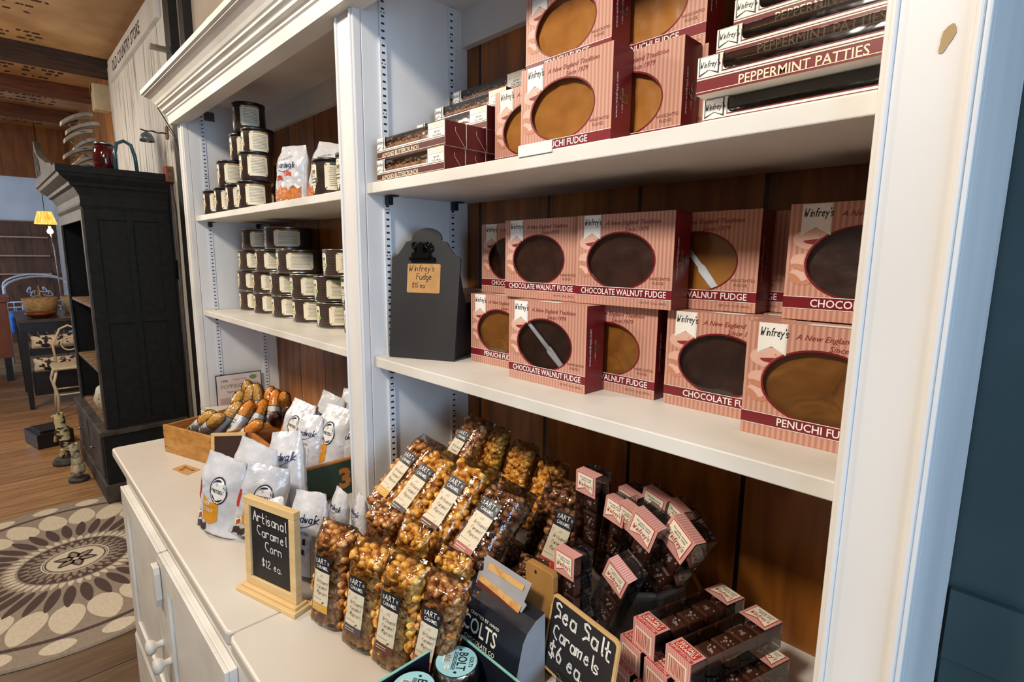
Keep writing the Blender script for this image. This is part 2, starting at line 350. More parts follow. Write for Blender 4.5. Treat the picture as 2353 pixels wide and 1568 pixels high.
ring(.205, .215, .0088, 2); petal(48, .212, .258, .012, .0089, 0); ring(.0, .205, .0089, 1); petal(30, .128, .172, .011, .0091, 2); petal(30, .165, .2, .008, .0091, 2, .5)
ring(0, .128, .0092, 0); ring(.108, .114, .0094, 1); ring(.118, .121, .0094, 1); petal(6, .01, .085, .026, .0095, 1); petal(6, .02, .07, .012, .0097, 2); ring(0, .012, .0098, 0)
o = b.build('round_rug', [m_rc, m_rb, m_rt], loc=(-.95, -.36, .001)); tag(o, 'round cream and brown medallion rug lying on the plank floor', 'rug')
o.rotation_euler.z = .1

# ------------------------------------------------------------------ hutch
X0, XM1, XM2, XR1, XR2, YS, D = 0., 1.1632, 1.2309, 2.0514, 2.1144, .0166, .2651
ZR1, ZR2, ZS1, ZS2, TH = 1.5855, 1.2524, 1.581, 1.2537, .0194
H = thing('display_hutch', 'tall white painted shop hutch with open shelves standing on the white counter', 'hutch', (0, 0, .9))
def hp(name, b, m, **k):
    o = b.build(name, m, H, **k); o.matrix_parent_inverse = Matrix(); o.location = (0, 0, -.9); return o
def stile(x0, x1, edge):
    b = MB(); b.box(x0, x1, 0, YS, .9, 1.99)
    b.box(x0+.004, x0+.009, -.004, .001, .9, 1.888); b.box(x1-.009, x1-.004, -.004, .001, .9, 1.888)
    return hp('stile', b, white if edge else white_worn, bevel=.002)
stile(X0, X0+.05, 0); stile(XM1, XM2, 1); stile(XR1, XR2, 1)
chip = mat('bare_wood_chip', 'b49a70', 'a58a60', rough=.7)
for (cx, cz, rx, rz, a) in ((2.091, 1.607, .0035, .010, -.3), (2.1085, 1.655, .0018, .012, 0), (2.100, 1.64, .001, .009, -.25), (XR1+.006, 1.12, .0015, .010, 0)):
    b = MB(); pts = [(cx+(u*math.cos(a)-v*math.sin(a)), cz+(u*math.sin(a)+v*math.cos(a))) for u, v in ((rx*math.cos(t)*(1+.25*math.sin(3*t)), rz*math.sin(t)) for t in [2*PI*i/14 for i in range(14)])]
    b.poly([(u, -.0006, v) for u, v in pts]); hp('paint_chip', b, chip)
for x0, x1, y1 in ((X0+.032, X0+.052, .325), (XM1+.01, XM2, D+.01), (XR2-.0065, XR2, .325)):
    b = MB(); b.box(x0, x1, YS+.0005 if x1 != XR2 else YS, y1, .9, 1.96); hp('side_panel', b, white, bevel=.001)
b = MB(); b.box(X0+.05, XR2-.006, D, D+.012, .9, 1.96); hp('back_panel', b, pine_back)
b = MB(); b.box(X0+.05, XR2-.006, D-.016, D-.0005, 1.884, 1.955); hp('valance', b, white)
b = MB(); b.box(X0+.03, XR2, YS, .325, 1.955, 1.975); hp('ceiling_board', b, white)
def shelf(name, x0, x1, z, th, round_=False):
    b = MB(); r = .018; y1 = D-.0008; y0 = YS+.0015
    pts = [(x0+.0007, y1), (x0+.0007, y0+r)]+([(x0+r-r*math.cos(a), y0+r-r*math.sin(a)) for a in (.4, .8, 1.2, 1.57)] if round_ else [(x0+.0007, y0)])+[(x1-.0007, y0), (x1-.0007, y1)]
    b.prism(pts, lambda u, v, w: (u, v, z-th+w), th); return recalc(hp(name, b, white_worn, bevel=.0015))
shelf('shelf', XM2, XR2-.0065, ZR1, TH); shelf('shelf', XM2, XR2-.0065, ZR2, TH, True)
shelf('shelf', X0+.052, XM1+.01, ZS1, .018); shelf('shelf', X0+.052, XM1+.01, ZS2, .018)
# metal shelf standards with slots, and brackets
m_std = mat('painted_metal_strip', 'd9dadd', 'cfd0d4', rough=.35)
for X, sgn in ((XM2, 1), (X0+.052, 1), (XR2-.0065, -1)):
    for Y in (.0593, .2200):
        b = MB(); xa, xb = sorted((X, X+sgn*.0045)); b.box(xa, xb, Y-.007, Y+.007, .93, 1.95, 0)
        xs = X+sgn*.0048; z = 1.9398; k = 0
        while z > .94:
            q = [(xs, Y-.0033, z-.0017), (xs, Y+.0033, z-.0017), (xs, Y+.0033, z+.0017), (xs, Y-.0033, z+.0017)]
            b.add(q, [(0, 1, 2, 3)], 1)
            if k % 7 == 3:
                for dy in (-.0032, .0032): b.add([(xs, Y+dy-.0011, z-.0075), (xs, Y+dy+.0011, z-.0075), (xs, Y+dy+.0011, z-.0052), (xs, Y+dy-.0011, z-.0052)], [(0, 1, 2, 3)], 1)
            z -= .0127; k += 1
        hp('shelf_standard', b, [m_std, black])
        for Z in ((ZR1-TH, ZR2-TH) if X != X0+.052 else (ZS1-.018, ZS2-.018)):
            b = MB(); x1_ = X+sgn*.0052; xa, xb = sorted((x1_, x1_+sgn*.012)); b.box(xa, xb, Y-.006, Y+.006, Z-.018, Z-.0006)
            xa, xb = sorted((x1_+sgn*.011, x1_+sgn*.024)); b.box(xa, xb, Y-.008, Y+.012, Z-.003, Z-.0006); hp('shelf_clip', b, black, bevel=.001)
# cornice
prof = [(.02, 1.888), (-.022, 1.888), (-.024, 1.914), (-.0275, 1.917), (-.0275, 1.922), (-.032, 1.9245), (-.038, 1.929), (-.0385, 1.934), (-.036, 1.938), (-.040, 1.941), (-.045, 1.943), (-.046, 1.948), (-.050, 1.951),
        (-.054, 1.958), (-.062, 1.968), (-.072, 1.975), (-.079, 1.978), (-.079, 1.981), (-.085, 1.983), (-.086, 1.996), (.02, 1.996)]
b = MB(); n = len(prof); vs = [(min(0, y+.0)*1. if y < .0 else 0., y, z) for y, z in prof]+[(2.1144+max(0, -y), y, z) for y, z in prof]
b.add(vs, [tuple(range(n-1, -1, -1)), tuple(range(n, 2*n))]+[(i, (i+1) % n, n+(i+1) % n, n+i) for i in range(n)])
for sx in (-1, 1):     # side returns
    vs = [((0 if sx < 0 else XR2)-sx*(y+.0) if y < 0 else (0 if sx < 0 else XR2), y, z) for y, z in prof]
    vs = [((sx*-y if y < 0 else 0)+(0 if sx < 0 else XR2), y if y < 0 else 0, z) for y, z in prof]
    v2 = [(x, .325, z) for x, y, z in vs]; b.add(vs+v2, [(i, (i+1) % n, n+(i+1) % n, n+i) for i in range(n)]+[tuple(range(n, 2*n))])
b.box(.0, XR2, .02, .325, 1.985, 1.996)
recalc(hp('cornice', b, white_worn))
b = MB(); b.box(X0+.0525, X0+.056, .062, .10, 1.905, 1.935); b.prism(ell(.081, 1.92, .013, .007), lambda u, v, w: (X0+.0563+w, u, v), .0006, 1); b.prism(ell(.081, 1.92, .010, .0045), lambda u, v, w: (X0+.057+w, u, v), .0004, 0)
hp('maker_plate', b, [mat('brown_plate', '5c4a40', '4c3c34', rough=.4), mat('plate_print', '2a2020', '1a1414')])
b = MB(); b.M = TR(XM2+.0006, .0225, 1.895) @ RY(PI/2); b.lathe([(0, .003), (.003, .003), (.0035, 0)], 12); hp('screw', b, black)

# ------------------------------------------------------------------ counter units
def counter(xa, xb, label, left):
    root = thing('base_cabinet', label, 'cabinet', (xa, 0, 0))
    def p(name, b, m, par=None, **k):
        if par is None: o = b.build(name, m, root, **k); o.location = (-xa, 0, 0)
        else: o = b.build(name, m, par, **k)
        return o
    yf = -.290
    b = MB(); b.box(xa+.02, xb-.001, yf, .32, .33, .875); b.box(xa+.02, xb-.001, yf, .32, 0, .33)
    if left: b.box(-.02, xa+.02, 0., .32, 0, .875)
    p('carcass', b, white_worn, bevel=.002)
    b = MB()
    pts = [(xa, .325), (xa, -.3142+.012), (xa+.004, -.3142+.003), (xa+.014, -.3142), (xb-.012, -.3142), (xb-.003, -.3142+.004), (xb-.0008, -.3142+.016), (xb-.0008, .325)]
    if left: pts = [(-.02, .325), (-.02, -.0), (xa, -.0)]+pts[1:]
    b.prism(pts, lambda u, v, w: (u, v, .876+w), .024); recalc(p('worktop', b, white_top, bevel=.004))
    b = MB(); b.box(xa+.012, xb-.001, yf-.011, yf-.0003, .86, .8755); p('top_moulding', b, white_worn, bevel=.0015)
    b = MB(); b.prism([(yf-.0005, 0), (yf-.019, 0), (yf-.019, .315), (yf-.012, .33), (yf-.0005, .338)], lambda u, v, w: (xa+.012+w, u, v), xb-xa-.013)
    recalc(p('plinth', b, white_worn, bevel=.0015))
    L_ = xb-xa
    for k in range(2):
        dx0 = xa+.05+k*(L_-.10)/2+.003; dx1 = xa+.05+(k+1)*(L_-.10)/2-.003
        b = MB(); z0, z1 = .35, .80; y = yf-.0005
        b.box(dx0, dx1, y-.012, y, z0, z1); f = .06
        for q in ((dx0, dx0+f, z0, z1), (dx1-f, dx1, z0, z1), (dx0+f, dx1-f, z0, z0+f), (dx0+f, dx1-f, z1-f, z1)): b.box(q[0], q[1], y-.019, y-.012, q[2], q[3])
        dr = p('door', b, white_worn, bevel=.0015)
        kx = (dx1-.035) if k == 0 else (dx0+.035)
        b = MB(); b.M = TR(kx, y-.0195, .56) @ RX(PI/2); b.lathe([(.008, 0), (.007, .012), (.015, .018), (.018, .026), (.014, .033), (0, .035)], 20); p('knob', b, white_worn, dr)
    if left:
        b = MB(); xx = xa+L_/2; b.prism([(xx-.014, .775), (xx+.014, .775), (xx+.018, .76), (xx+.018, .70), (xx+.010, .68), (xx-.010, .68), (xx-.018, .70), (xx-.018, .76)], lambda u, v, w: (u, -.3105-w, v), .012)
        recalc(p('turn_button', b, white_worn, bevel=.002))
    return root
counter(.3324, 1.3806, 'white painted base cabinet at the left, with turn button and knobbed doors', True)
counter(1.3814, 2.16, 'white painted base cabinet at the right, past the worktop seam', False)
# ------------------------------------------------------------------ fudge cartons (origin: front left bottom corner; front faces -Y)
FW, FD, FH = .160, .042, .129
def fr(x0=0, z0=0, e=.0003): return lambda u, v, w=0: (x0+u, -e-w, z0+v)
def banner(b, f, x, z, wd, ht, mi_edge, mi_in, notch=.25):
    def sh(i): return [(x+i, z+ht-i*.4), (x+i, z+i*1.6), (x+wd/2, z+ht*notch+i*.2), (x+wd-i, z+i*1.6), (x+wd-i, z+ht-i*.4)]
    b.add([f(u, v) for u, v in sh(0)], [tuple(range(5))], mi_edge)
    b.add([tuple(Vector(f(u, v))+(Vector(f(0, 0, .0003))-Vector(f(0, 0, 0)))) for u, v in sh(.0012)], [tuple(range(5))], mi_in)
def up_(f, k): return lambda u, v, w=0: f(u, v, k)
logo = "Winfrey's"
def fudge_meshes(flavour, kind, knife=False):
    b = MB(); cx, cz, rx, rz = .0765, .0635, .0555, .0385
    cor = [math.atan2(z-cz, x-cx) % (2*PI) for x, z in ((0, 0), (FW, 0), (FW, FH), (0, FH))]
    ang = sorted(set([2*PI*i/48 for i in range(48)]+cor)); n = len(ang); inn = []; out = []
    for a in ang:
        c, s_ = math.cos(a), math.sin(a); inn.append((cx+rx*c, 0, cz+rz*s_))
        t = min([((FW-cx)/c if c > 1e-9 else 9e9), (-cx/c if c < -1e-9 else 9e9), ((FH-cz)/s_ if s_ > 1e-9 else 9e9), (-cz/s_ if s_ < -1e-9 else 9e9)])
        out.append((cx+c*t, 0, cz+s_*t))
    b.add(inn+out, [(i, n+i, n+(i+1) % n, (i+1) % n) for i in range(n)], 0)
    i3 = [(x, .0012, z) for x, y, z in inn]; b.add(inn+i3, [(i, (i+1) % n, n+(i+1) % n, n+i) for i in range(n)], 1)   # cut edge
    b.add([(FW, 0, 0), (FW, FD, 0), (FW, FD, FH), (FW, 0, FH)], [(0, 1, 2, 3)], 1)
    b.add([(0, 0, 0), (0, FD, 0), (0, FD, FH), (0, 0, FH)], [(3, 2, 1, 0)], 1)
    b.add([(0, FD, 0), (FW, FD, 0), (FW, FD, FH), (0, FD, FH)], [(3, 2, 1, 0)], 0)
    b.add([(0, 0, FH), (FW, 0, FH), (FW, FD, FH), (0, FD, FH)], [(0, 1, 2, 3)], 0)
    b.add([(0, 0, 0), (FW, 0, 0), (FW, FD, 0), (0, FD, 0)], [(3, 2, 1, 0)], 0)
    # ring round the window
    for i in range(n):
        a, c = ang[i], ang[(i+1) % n]
        q = [(cx+(rx+k)*math.cos(t), -.0002, cz+(rz+k)*math.sin(t)) for k, t in ((0, a), (.0022, a), (.0022, c), (0, c))]
        b.add(q, [(0, 1, 2, 3)], 1)
    f = fr(); hole = lambda x, z, k=.003: ((x-cx)/(rx+k))**2+((z-cz)/(rz+k))**2 < 1
    def clipell(ex, ez, a_, b_, mi, e, rot=0, a0=0, a1=2*PI):      # printed swirl, kept off the window
        pts = []
        for i in range(36):
            t = a0+(a1-a0)*i/36; x = ex+a_*math.cos(t)*math.cos(rot)-b_*math.sin(t)*math.sin(rot); z = ez+a_*math.cos(t)*math.sin(rot)+b_*math.sin(t)*math.cos(rot)
            x = max(.0008, x)
            if hole(x, z):
                d = math.atan2((z-cz)/(rz+.003), (x-cx)/(rx+.003)); x = cx+(rx+.003)*math.cos(d); z = cz+(rz+.003)*math.sin(d)
            pts.append((x, -e, z))
        b.add(pts, [tuple(range(36))], mi)
    clipell(.026, .090, .021, .0115, 3, .00025); clipell(.026, .0885, .010, .004, 2, .0004, a0=PI, a1=2*PI); clipell(.020, .064, .016, .010, 3, .00025, -.2); clipell(.018, .058, .013, .0035, 4, .0004, -.3)
    clipell(.014, .050, .010, .006, 3, .00025, -.3); clipell(.010, .046, .009, .004, 4, .0004, -.7); clipell(.022, .0415, .005, .002, 4, .0004, .2); clipell(.030, .046, .0025, .0015, 4, .0004, .6); clipell(.032, .094, .001, .001, 4, .0005)
    clipell(.150, .047, .028, .012, 3, .00022, .1) if False else None
    banner(b, fr(e=.0004), .0125, .094, .030, .0345, 5, 6)
    b.hand(logo, .0088, fr(.0148, .1145, .0009), 7, th=.11, slant=.25, align='L', xs=.50)
    b.text('A New England Tradition', .0062, fr(.051, .1135), 2, shear=.35, bold=.004, wmax=.098)
    b.text('Since 1979', .0062, fr(.083, .1040), 2, shear=.35, bold=.004, wmax=.040)
    b.text('HANDCRAFTED', .0040, fr(.157, .0385), 8, align='R', wmax=.031); b.text('FUDGE', .0040, fr(.1475, .0325), 8, align='R')
    b.add([f(0, .0125), f(FW, .0125), f(FW, .0265), f(0, .0265)], [(0, 1, 2, 3)], 1)
    for z in (.0125, .0258): b.add([(0, -.0005, z), (FW, -.0005, z), (FW, -.0005, z+.0007), (0, -.0005, z+.0007)], [(0, 1, 2, 3)], 6)
    tw, _fs, wd = glyphs(flavour, 0, .012); ws = min(wd*.0088*1.37*.92, .142)
    b.text(flavour, .0088, fr(.006+(.150-ws)*.5, .0155, .0006), 6, bold=.012, xs=.92, wmax=.142)
    b.text('NET WT. 12 OZ. (340 G)', .0028, fr(.153, .006), 8, align='R')
    sd = lambda u, v, w=0: (FW+.0003+w, .012-v, .040+u)
    b.text('www.winfreys.com', .0052, sd, 6, wmax=.06); b.text('1-888-946-3379', .0035, lambda u, v, w=0: (FW+.0003+w, .024-v, .047+u), 3, wmax=.04)
    b.add([(FW+.0006, .015, .060), (FW+.0006, .034, .060), (FW+.0006, .034, .072), (FW+.0006, .015, .072)], [(0, 1, 2, 3)], 9)
    b.add([(.06, .004, FH+.0004), (.10, .004, FH+.0004), (.10, .020, FH+.0004), (.06, .020, FH+.0004)], [(0, 1, 2, 3)], 6)
    ms = [pink_st, maroon, print_red, pink_sw, tan_sw, paper, paper, ink, brown_ink, tape_m]
    root = thing('fudge_box', 'x', 'box')
    b.build('carton', ms, root)
    w_ = MB(); w_.add([(cx+(rx-.0001)*math.cos(a), .0010, cz+(rz-.0001)*math.sin(a)) for a in ang], [tuple(range(n))]); w_.build('window_film', clear, root)
    s = MB(); rnd = random.Random(3); nx, nz = 26, 18; vs = []
    for j in range(nz+1):
        for i in range(nx+1):
            x = .004+.152*i/nx; z = .012+.105*j/nz; e_ = max(abs(2*i/nx-1), abs(2*j/nz-1))
            y = .008+.0022*noise.noise(Vector((x*60, z*60, 3)))+.012*max(0, e_-.9)*3
            vs.append((x, y, z))
    m_ = (nx+1)*(nz+1); s.add(vs, [(j*(nx+1)+i, j*(nx+1)+i+1, (j+1)*(nx+1)+i+1, (j+1)*(nx+1)+i) for j in range(nz) for i in range(nx)], 0, True)
    s.box(.004, .156, .016, .040, .010, .119); s.build('fudge', fudge_p if kind == 'p' else fudge_c, root)
    if knife:
        k = MB(); k.M = TR(.0765, .0028, .064) @ RY(knife)
        k.prism([(-.05, .003), (-.05, -.003), (.008, -.0035), (.013, -.006), (.05, -.0052), (.05, .0035), (.012, .0055), (.008, .0038)], lambda u, v, w: (u, w, v), .0016); k.box(-.049, .006, -.0006, 0, -.0006, .0006)
        recalc(k.build('plastic_knife', plastic_w, root, bevel=.0004))
    return root
tape_m = film('sticky_tape', (.75, .7, .72), gloss=.5, rough=.1, bsc=80, bstr=.5)
P = {}
P['cw'] = fudge_meshes('CHOCOLATE WALNUT FUDGE', 'c'); P['cwk'] = fudge_meshes('CHOCOLATE WALNUT FUDGE', 'c', R(40)); P['c'] = fudge_meshes('CHOCOLATE FUDGE', 'c')
P['p'] = fudge_meshes('PENUCHI FUDGE', 'p'); P['pw'] = fudge_meshes('PENUCHI WALNUT FUDGE', 'p'); P['pwk'] = fudge_meshes('PENUCHI WALNUT FUDGE', 'p', R(50))
used = {}
def put(key, mtx, label, group=None):
    if key not in used: used[key] = 1; r = P[key]; r.matrix_world = mtx; r['label'] = label
    else: r = dup(P[key], mtx, label)
    if group: r['group'] = group
    return r
G1 = 'fudge boxes on the right middle shelf'; G2 = 'fudge boxes on the right top shelf'
z0 = ZR2+.0003; z1 = z0+FH+.0009
put('cwk', TR(1.543, .096, z0), 'pink striped chocolate walnut fudge box with a white knife across its window', G1)
put('p', TR(1.392, .140, z0), 'pink penuchi fudge box on the shelf just right of the black clipboard', G1)
put('pw', TR(1.629, .1425, z0), 'pink penuchi walnut fudge box behind the box with the diagonal knife', G1)
put('c', TR(1.803, .1435, z0), 'pink chocolate fudge box in the lower row beside the front penuchi box', G1)
put('p', TR(1.928, .1000, z0), 'pink penuchi fudge box nearest the right post, lower row', G1)
put('c', TR(1.236, .216, z0), 'dark shaded fudge box standing behind the black clipboard', G1)
for x in (1.402, 1.568, 1.734): put('c', TR(x, .2, z0), 'pink fudge box in the back row hidden behind the lower front boxes', G1)
put('c', TR(1.901, .2, z0), 'pink fudge box in the back row hidden behind the lower front boxes', G1)
put('c', TR(1.380, .178, z1), 'pink chocolate fudge box at the left end of the upper row', G1)
put('cw', TR(1.4925, .134, z1) , 'pink chocolate walnut fudge box, second from the left in the upper row', G1)
put('cw', TR(1.6555, .128, z1), 'pink chocolate walnut fudge box, middle of the upper row, maroon side showing', G1)
put('pwk', TR(1.745, .176, z1), 'pink penuchi walnut fudge box with a white knife, upper row', G1)
put('cw', TR(1.762, .2208, z1), 'pink fudge box mostly hidden behind the upper penuchi walnut box', G1)
put('c', TR(1.9465, .148, z1), 'pink chocolate fudge box nearest the right post, upper row', G1)
z0 = ZR1+.0003; z1 = z0+FH+.0009
put('p', TR(1.591, .070, z0), 'pink penuchi fudge box at the front of the top shelf, below another', G2)
put('p', TR(1.486, .1145, z0), 'pink penuchi fudge box beside the maroon buttercrunch boxes, half hidden', G2)
put('p', TR(1.662, .1145, z0), 'pink penuchi fudge box on the top shelf beside the peppermint pattie boxes', G2)
put('p', TR(1.553, .117, z1), 'pink penuchi fudge box stacked on top, left of the upper pair', G2)
put('p', TR(1.664, .1605, z1), 'pink penuchi fudge box stacked on top, right of the upper pair', G2)
put('p', TR(1.67, .1585, z0), 'pink fudge box hidden behind the lower pair on the top shelf', G2)

# ------------------------------------------------------------------ long window boxes
m_nut = mat('chopped_nut_brittle', 'cfa27c', '9a6c4c', rough=.5, sc=160, bump=.9, bsc=120)
m_choc = mat('dark_chocolate', '2c1714', '1e0f0e', rough=.28, sc=30)
def longbox(nm, W, Dp, Hh, body, flav, kind):
    root = thing(nm, 'x', 'box'); b = MB(); e = .0003
    band = .0125 if kind == 'b' else .0145
    wx0, wx1, wz0, wz1 = .028, W-(.045 if kind == 'b' else .018), (band+.006), Hh-.0015
    # front with window cut-out
    for q, mi in (((0, W, 0, band), 1), ((0, W, band, wz0), 0), ((0, wx0, wz0, Hh), 0), ((wx1, W, wz0, Hh), 0)):
        b.add([(q[0], 0, q[2]), (q[1], 0, q[2]), (q[1], 0, q[3]), (q[0], 0, q[3])], [(0, 1, 2, 3)], mi)
    for z, mi in ((band, 2), (band+.0016, 1), (.0022, 2)): b.add([(0, -e, z), (W, -e, z), (W, -e, z+.0007), (0, -e, z+.0007)], [(0, 1, 2, 3)], mi)
    for q in ((wx0-.001, wx0, wz0-.001, wz1), (wx1, wx1+.001, wz0-.001, wz1), (wx0-.001, wx1+.001, wz0-.0012, wz0)): b.add([(q[0], -e*.7, q[2]), (q[1], -e*.7, q[2]), (q[1], -e*.7, q[3]), (q[0], -e*.7, q[3])], [(0, 1, 2, 3)], 1)
    for cxx, sg in ((wx0, 1), (wx1, -1)):       # rounded lower window corners
        r = .006; pts = [(cxx, -e*.8, wz0)]+[(cxx+sg*(r-r*math.cos(t)), -e*.8, wz0+r-r*math.sin(t)) for t in [PI/2*i/6 for i in range(7)]]
        b.add(pts, [tuple(range(len(pts)))], 0)
    b.add([(W, 0, 0), (W, Dp, 0), (W, Dp, Hh), (W, 0, Hh)], [(0, 1, 2, 3)], 3); b.add([(0, 0, 0), (0, Dp, 0), (0, Dp, Hh), (0, 0, Hh)], [(3, 2, 1, 0)], 3)
    b.add([(0, Dp, 0), (W, Dp, 0), (W, Dp, Hh), (0, Dp, Hh)], [(3, 2, 1, 0)], 0); b.add([(0, 0, 0), (W, 0, 0), (W, Dp, 0), (0, Dp, 0)], [(3, 2, 1, 0)], 0)
    tx = .55*Dp       # window wraps onto the top
    for q in ((0, wx0, 0, Dp), (wx1, W, 0, Dp), (wx0, wx1, tx, Dp)): b.add([(q[0], q[2], Hh), (q[1], q[2], Hh), (q[1], q[3], Hh), (q[0], q[3], Hh)], [(0, 1, 2, 3)], 0)
    # end flap crease
    b.add([(W+e, Dp*.5, Hh*.62), (W+e, Dp*.5+.0006, Hh*.62), (W+e, Dp*.96+.0006, 0), (W+e, Dp*.96, 0)], [(0, 1, 2, 3)], 2)
    b.add([(W+e, Dp*.5-.0003, Hh*.62), (W+e, Dp*.5+.0003, Hh*.62), (W+e, Dp*.5+.0003, Hh*.8), (W+e, Dp*.5-.0003, Hh*.8)], [(0, 1, 2, 3)], 2)
    b.add([(W+e, 0, 0), (W+e, .0007, 0), (W+e, .0007, Hh), (W+e, 0, Hh)], [(0, 1, 2, 3)], 2)
    banner(b, fr(e=.0004), .002, band+.0035, .022, Hh-band-.004, 4, 5, .28)
    b.hand(logo, .0058, fr(.0036, Hh-.0115, .0009), 6, th=.12, slant=.25, xs=.55)
    if kind == 'b':
        b.text(flav, .0078, fr(.018, .0028, .0004), 7, bold=.012, wmax=.115)
        b.text('NET WT.', .003, fr(W-.028, Hh-.0165, .0004), 6); b.text('7 OZ. (198 G)', .003, fr(W-.033, Hh-.0215, .0004), 6, wmax=.026)
        for i in range(9): b.add([(W-.040+i*.0044, -e, Hh-.0005), (W-.038+i*.0044, -e, Hh-.0005), (W-.038+i*.0044, -e, Hh-.0075), (W-.040+i*.0044, -e, Hh-.0075)], [(0, 3, 2, 1)], 7)
        for i in range(14): b.add([(W-.040+i*.0028+(.0006*math.cos(t)), -e, Hh-.0095+.0006*math.sin(t)) for t in (0, 1.26, 2.5, 3.8, 5)], [(0, 1, 2, 3, 4)], 6)
    else:
        b.text(flav, .0098, fr(.045, .0025, .0004), 7, bold=.008, wmax=.115)
        for xx in (wx0-.0035, wx1+.006): b.add([(xx+.0009*math.cos(t), -e*2, Hh-.010+.0009*math.sin(t)) for t in [2*PI*i/8 for i in range(8)]], [tuple(range(8))], 6)
        for i in range(3): b.add([(wx0-.006+i*.0022, -e, Hh-.0004), (wx0-.005+i*.0022, -e, Hh-.0004), (wx0-.005+i*.0022, -e, Hh-.006), (wx0-.006+i*.0022, -e, Hh-.006)], [(0, 3, 2, 1)], 7)
    b.build('carton', [body, maroon_dk if kind == 'b' else maroon, cream, maroon_dk if kind == 'b' else body, ink, paper, ink, cream], root)
    w_ = MB(); w_.add([(wx0, .0008, wz0), (wx1, .0008, wz0), (wx1, .0008, Hh-.003), (wx1, .003, Hh-.0006), (wx1, tx, Hh-.0006), (wx0, tx, Hh-.0006), (wx0, .003, Hh-.0006), (wx0, .0008, Hh-.003)], [(0, 1, 2, 7), (7, 2, 3, 6), (6, 3, 4, 5)], 0, True); w_.build('window_film', clear, root)
    rnd = random.Random(4); s = MB(); s.box(wx0-.01, wx1+.01, .006, Dp-.004, .002, wz0+.006 if kind == 'b' else wz0-.002, 0)
    if kind == 'b':
        for i in range(260):
            c = Vector((rnd.uniform(wx0-.004, wx1+.004), rnd.uniform(.004, Dp-.012), rnd.uniform(wz0+.002, wz0+.014))); r = rnd.uniform(.0018, .0038)
            s.add([c+Vector((rnd.uniform(-1, 1), rnd.uniform(-1, 1), rnd.uniform(-1, 1))).normalized()*r for _ in range(5)], [(0, 1, 2), (0, 2, 3), (0, 3, 4), (1, 2, 4), (0, 1, 4), (2, 3, 4)], 0)
        s.build('nut_brittle', m_nut, root)
    else:
        for i in range(9):
            x = wx0+.008+i*(wx1-wx0-.016)/8; s.M = TR(x, Dp*.42, wz0+.006) @ RY(rnd.uniform(-.5, .5)); s.lathe([(0, -.004), (.011, -.004), (.0125, 0), (.011, .004), (0, .005)], 16)
            s.M = TR(x, Dp*.30, wz0+.001) @ RX(1.2) @ RY(rnd.uniform(-.4, .4)); s.lathe([(0, -.004), (.011, -.004), (.0125, 0), (.011, .004), (0, .005)], 16)
        s.M = Matrix(); s.build('chocolate_patties', m_choc, root)
    return root
BW, BD, BH = .205, .0430, .0380
P['bc'] = longbox('buttercrunch_box', BW, BD, BH, paper, 'ALMOND BUTTERCRUNCH', 'b')
P['pp'] = longbox('peppermint_box', .205, .088, .0378, paper, 'PEPPERMINT PATTIES', 'p')
G = 'almond buttercrunch boxes'
for c in range(5):
    y = .0250+c*.0440; ht = (2, 2, 3, 4, 5)[c]
    for k in range(ht):
        lab = 'maroon and white almond buttercrunch box buried in the rows behind the front pair'
        if c == 0: lab = 'almond buttercrunch box lying on the shelf at the front, lower of the pair' if k == 0 else 'almond buttercrunch box on top of the front pair'
        if c == 2 and k == 2: lab = 'almond buttercrunch box on the lowest step behind the front pair'
        if c == 3 and k == 3: lab = 'almond buttercrunch box on the second step, below the topmost one'
        if c == 4 and k == 4: lab = 'topmost almond buttercrunch box at the back of the stepped stack'
        if c == 1 and k == 1: lab = 'almond buttercrunch box whose maroon end shows right behind the upper front one'
        if c == 1 and k == 0: lab = 'almond buttercrunch box whose maroon end shows behind the lower front one'
        put('bc', TR(1.2595+(.002 if k else -.0005)+(0 if c < 4 else .001)-.006*(k == 0 and c == 0)*0, y, ZR1+.0003+k*(BH+.0006)), lab, G)
G = 'peppermint pattie boxes'
for (x, y, k), lab in zip(((1.868, .080, 0), (1.869, .060, 1), (1.870, .098, 2), (1.874, .128, 3)), ('peppermint patties box lying on the shelf at the bottom of its stack', 'peppermint patties box second from the bottom, its red band fully readable', 'peppermint patties box third from the bottom', 'peppermint patties box on top of the stack by the right post')):
    put('pp', TR(x, y, ZR1+.0003+k*.0386), lab, G)
# white price strips on the shelf edge
for x0, x1, yy, lb in ((1.640, 1.700, .0, 'blank white price strip on the edge of the top shelf'),):
    b = MB(); b.box(x0, x1, .0163, .0176, ZR1-.003, ZR1+.0115); o = b.build('price_strip', paper); tag(o, lb, 'label')
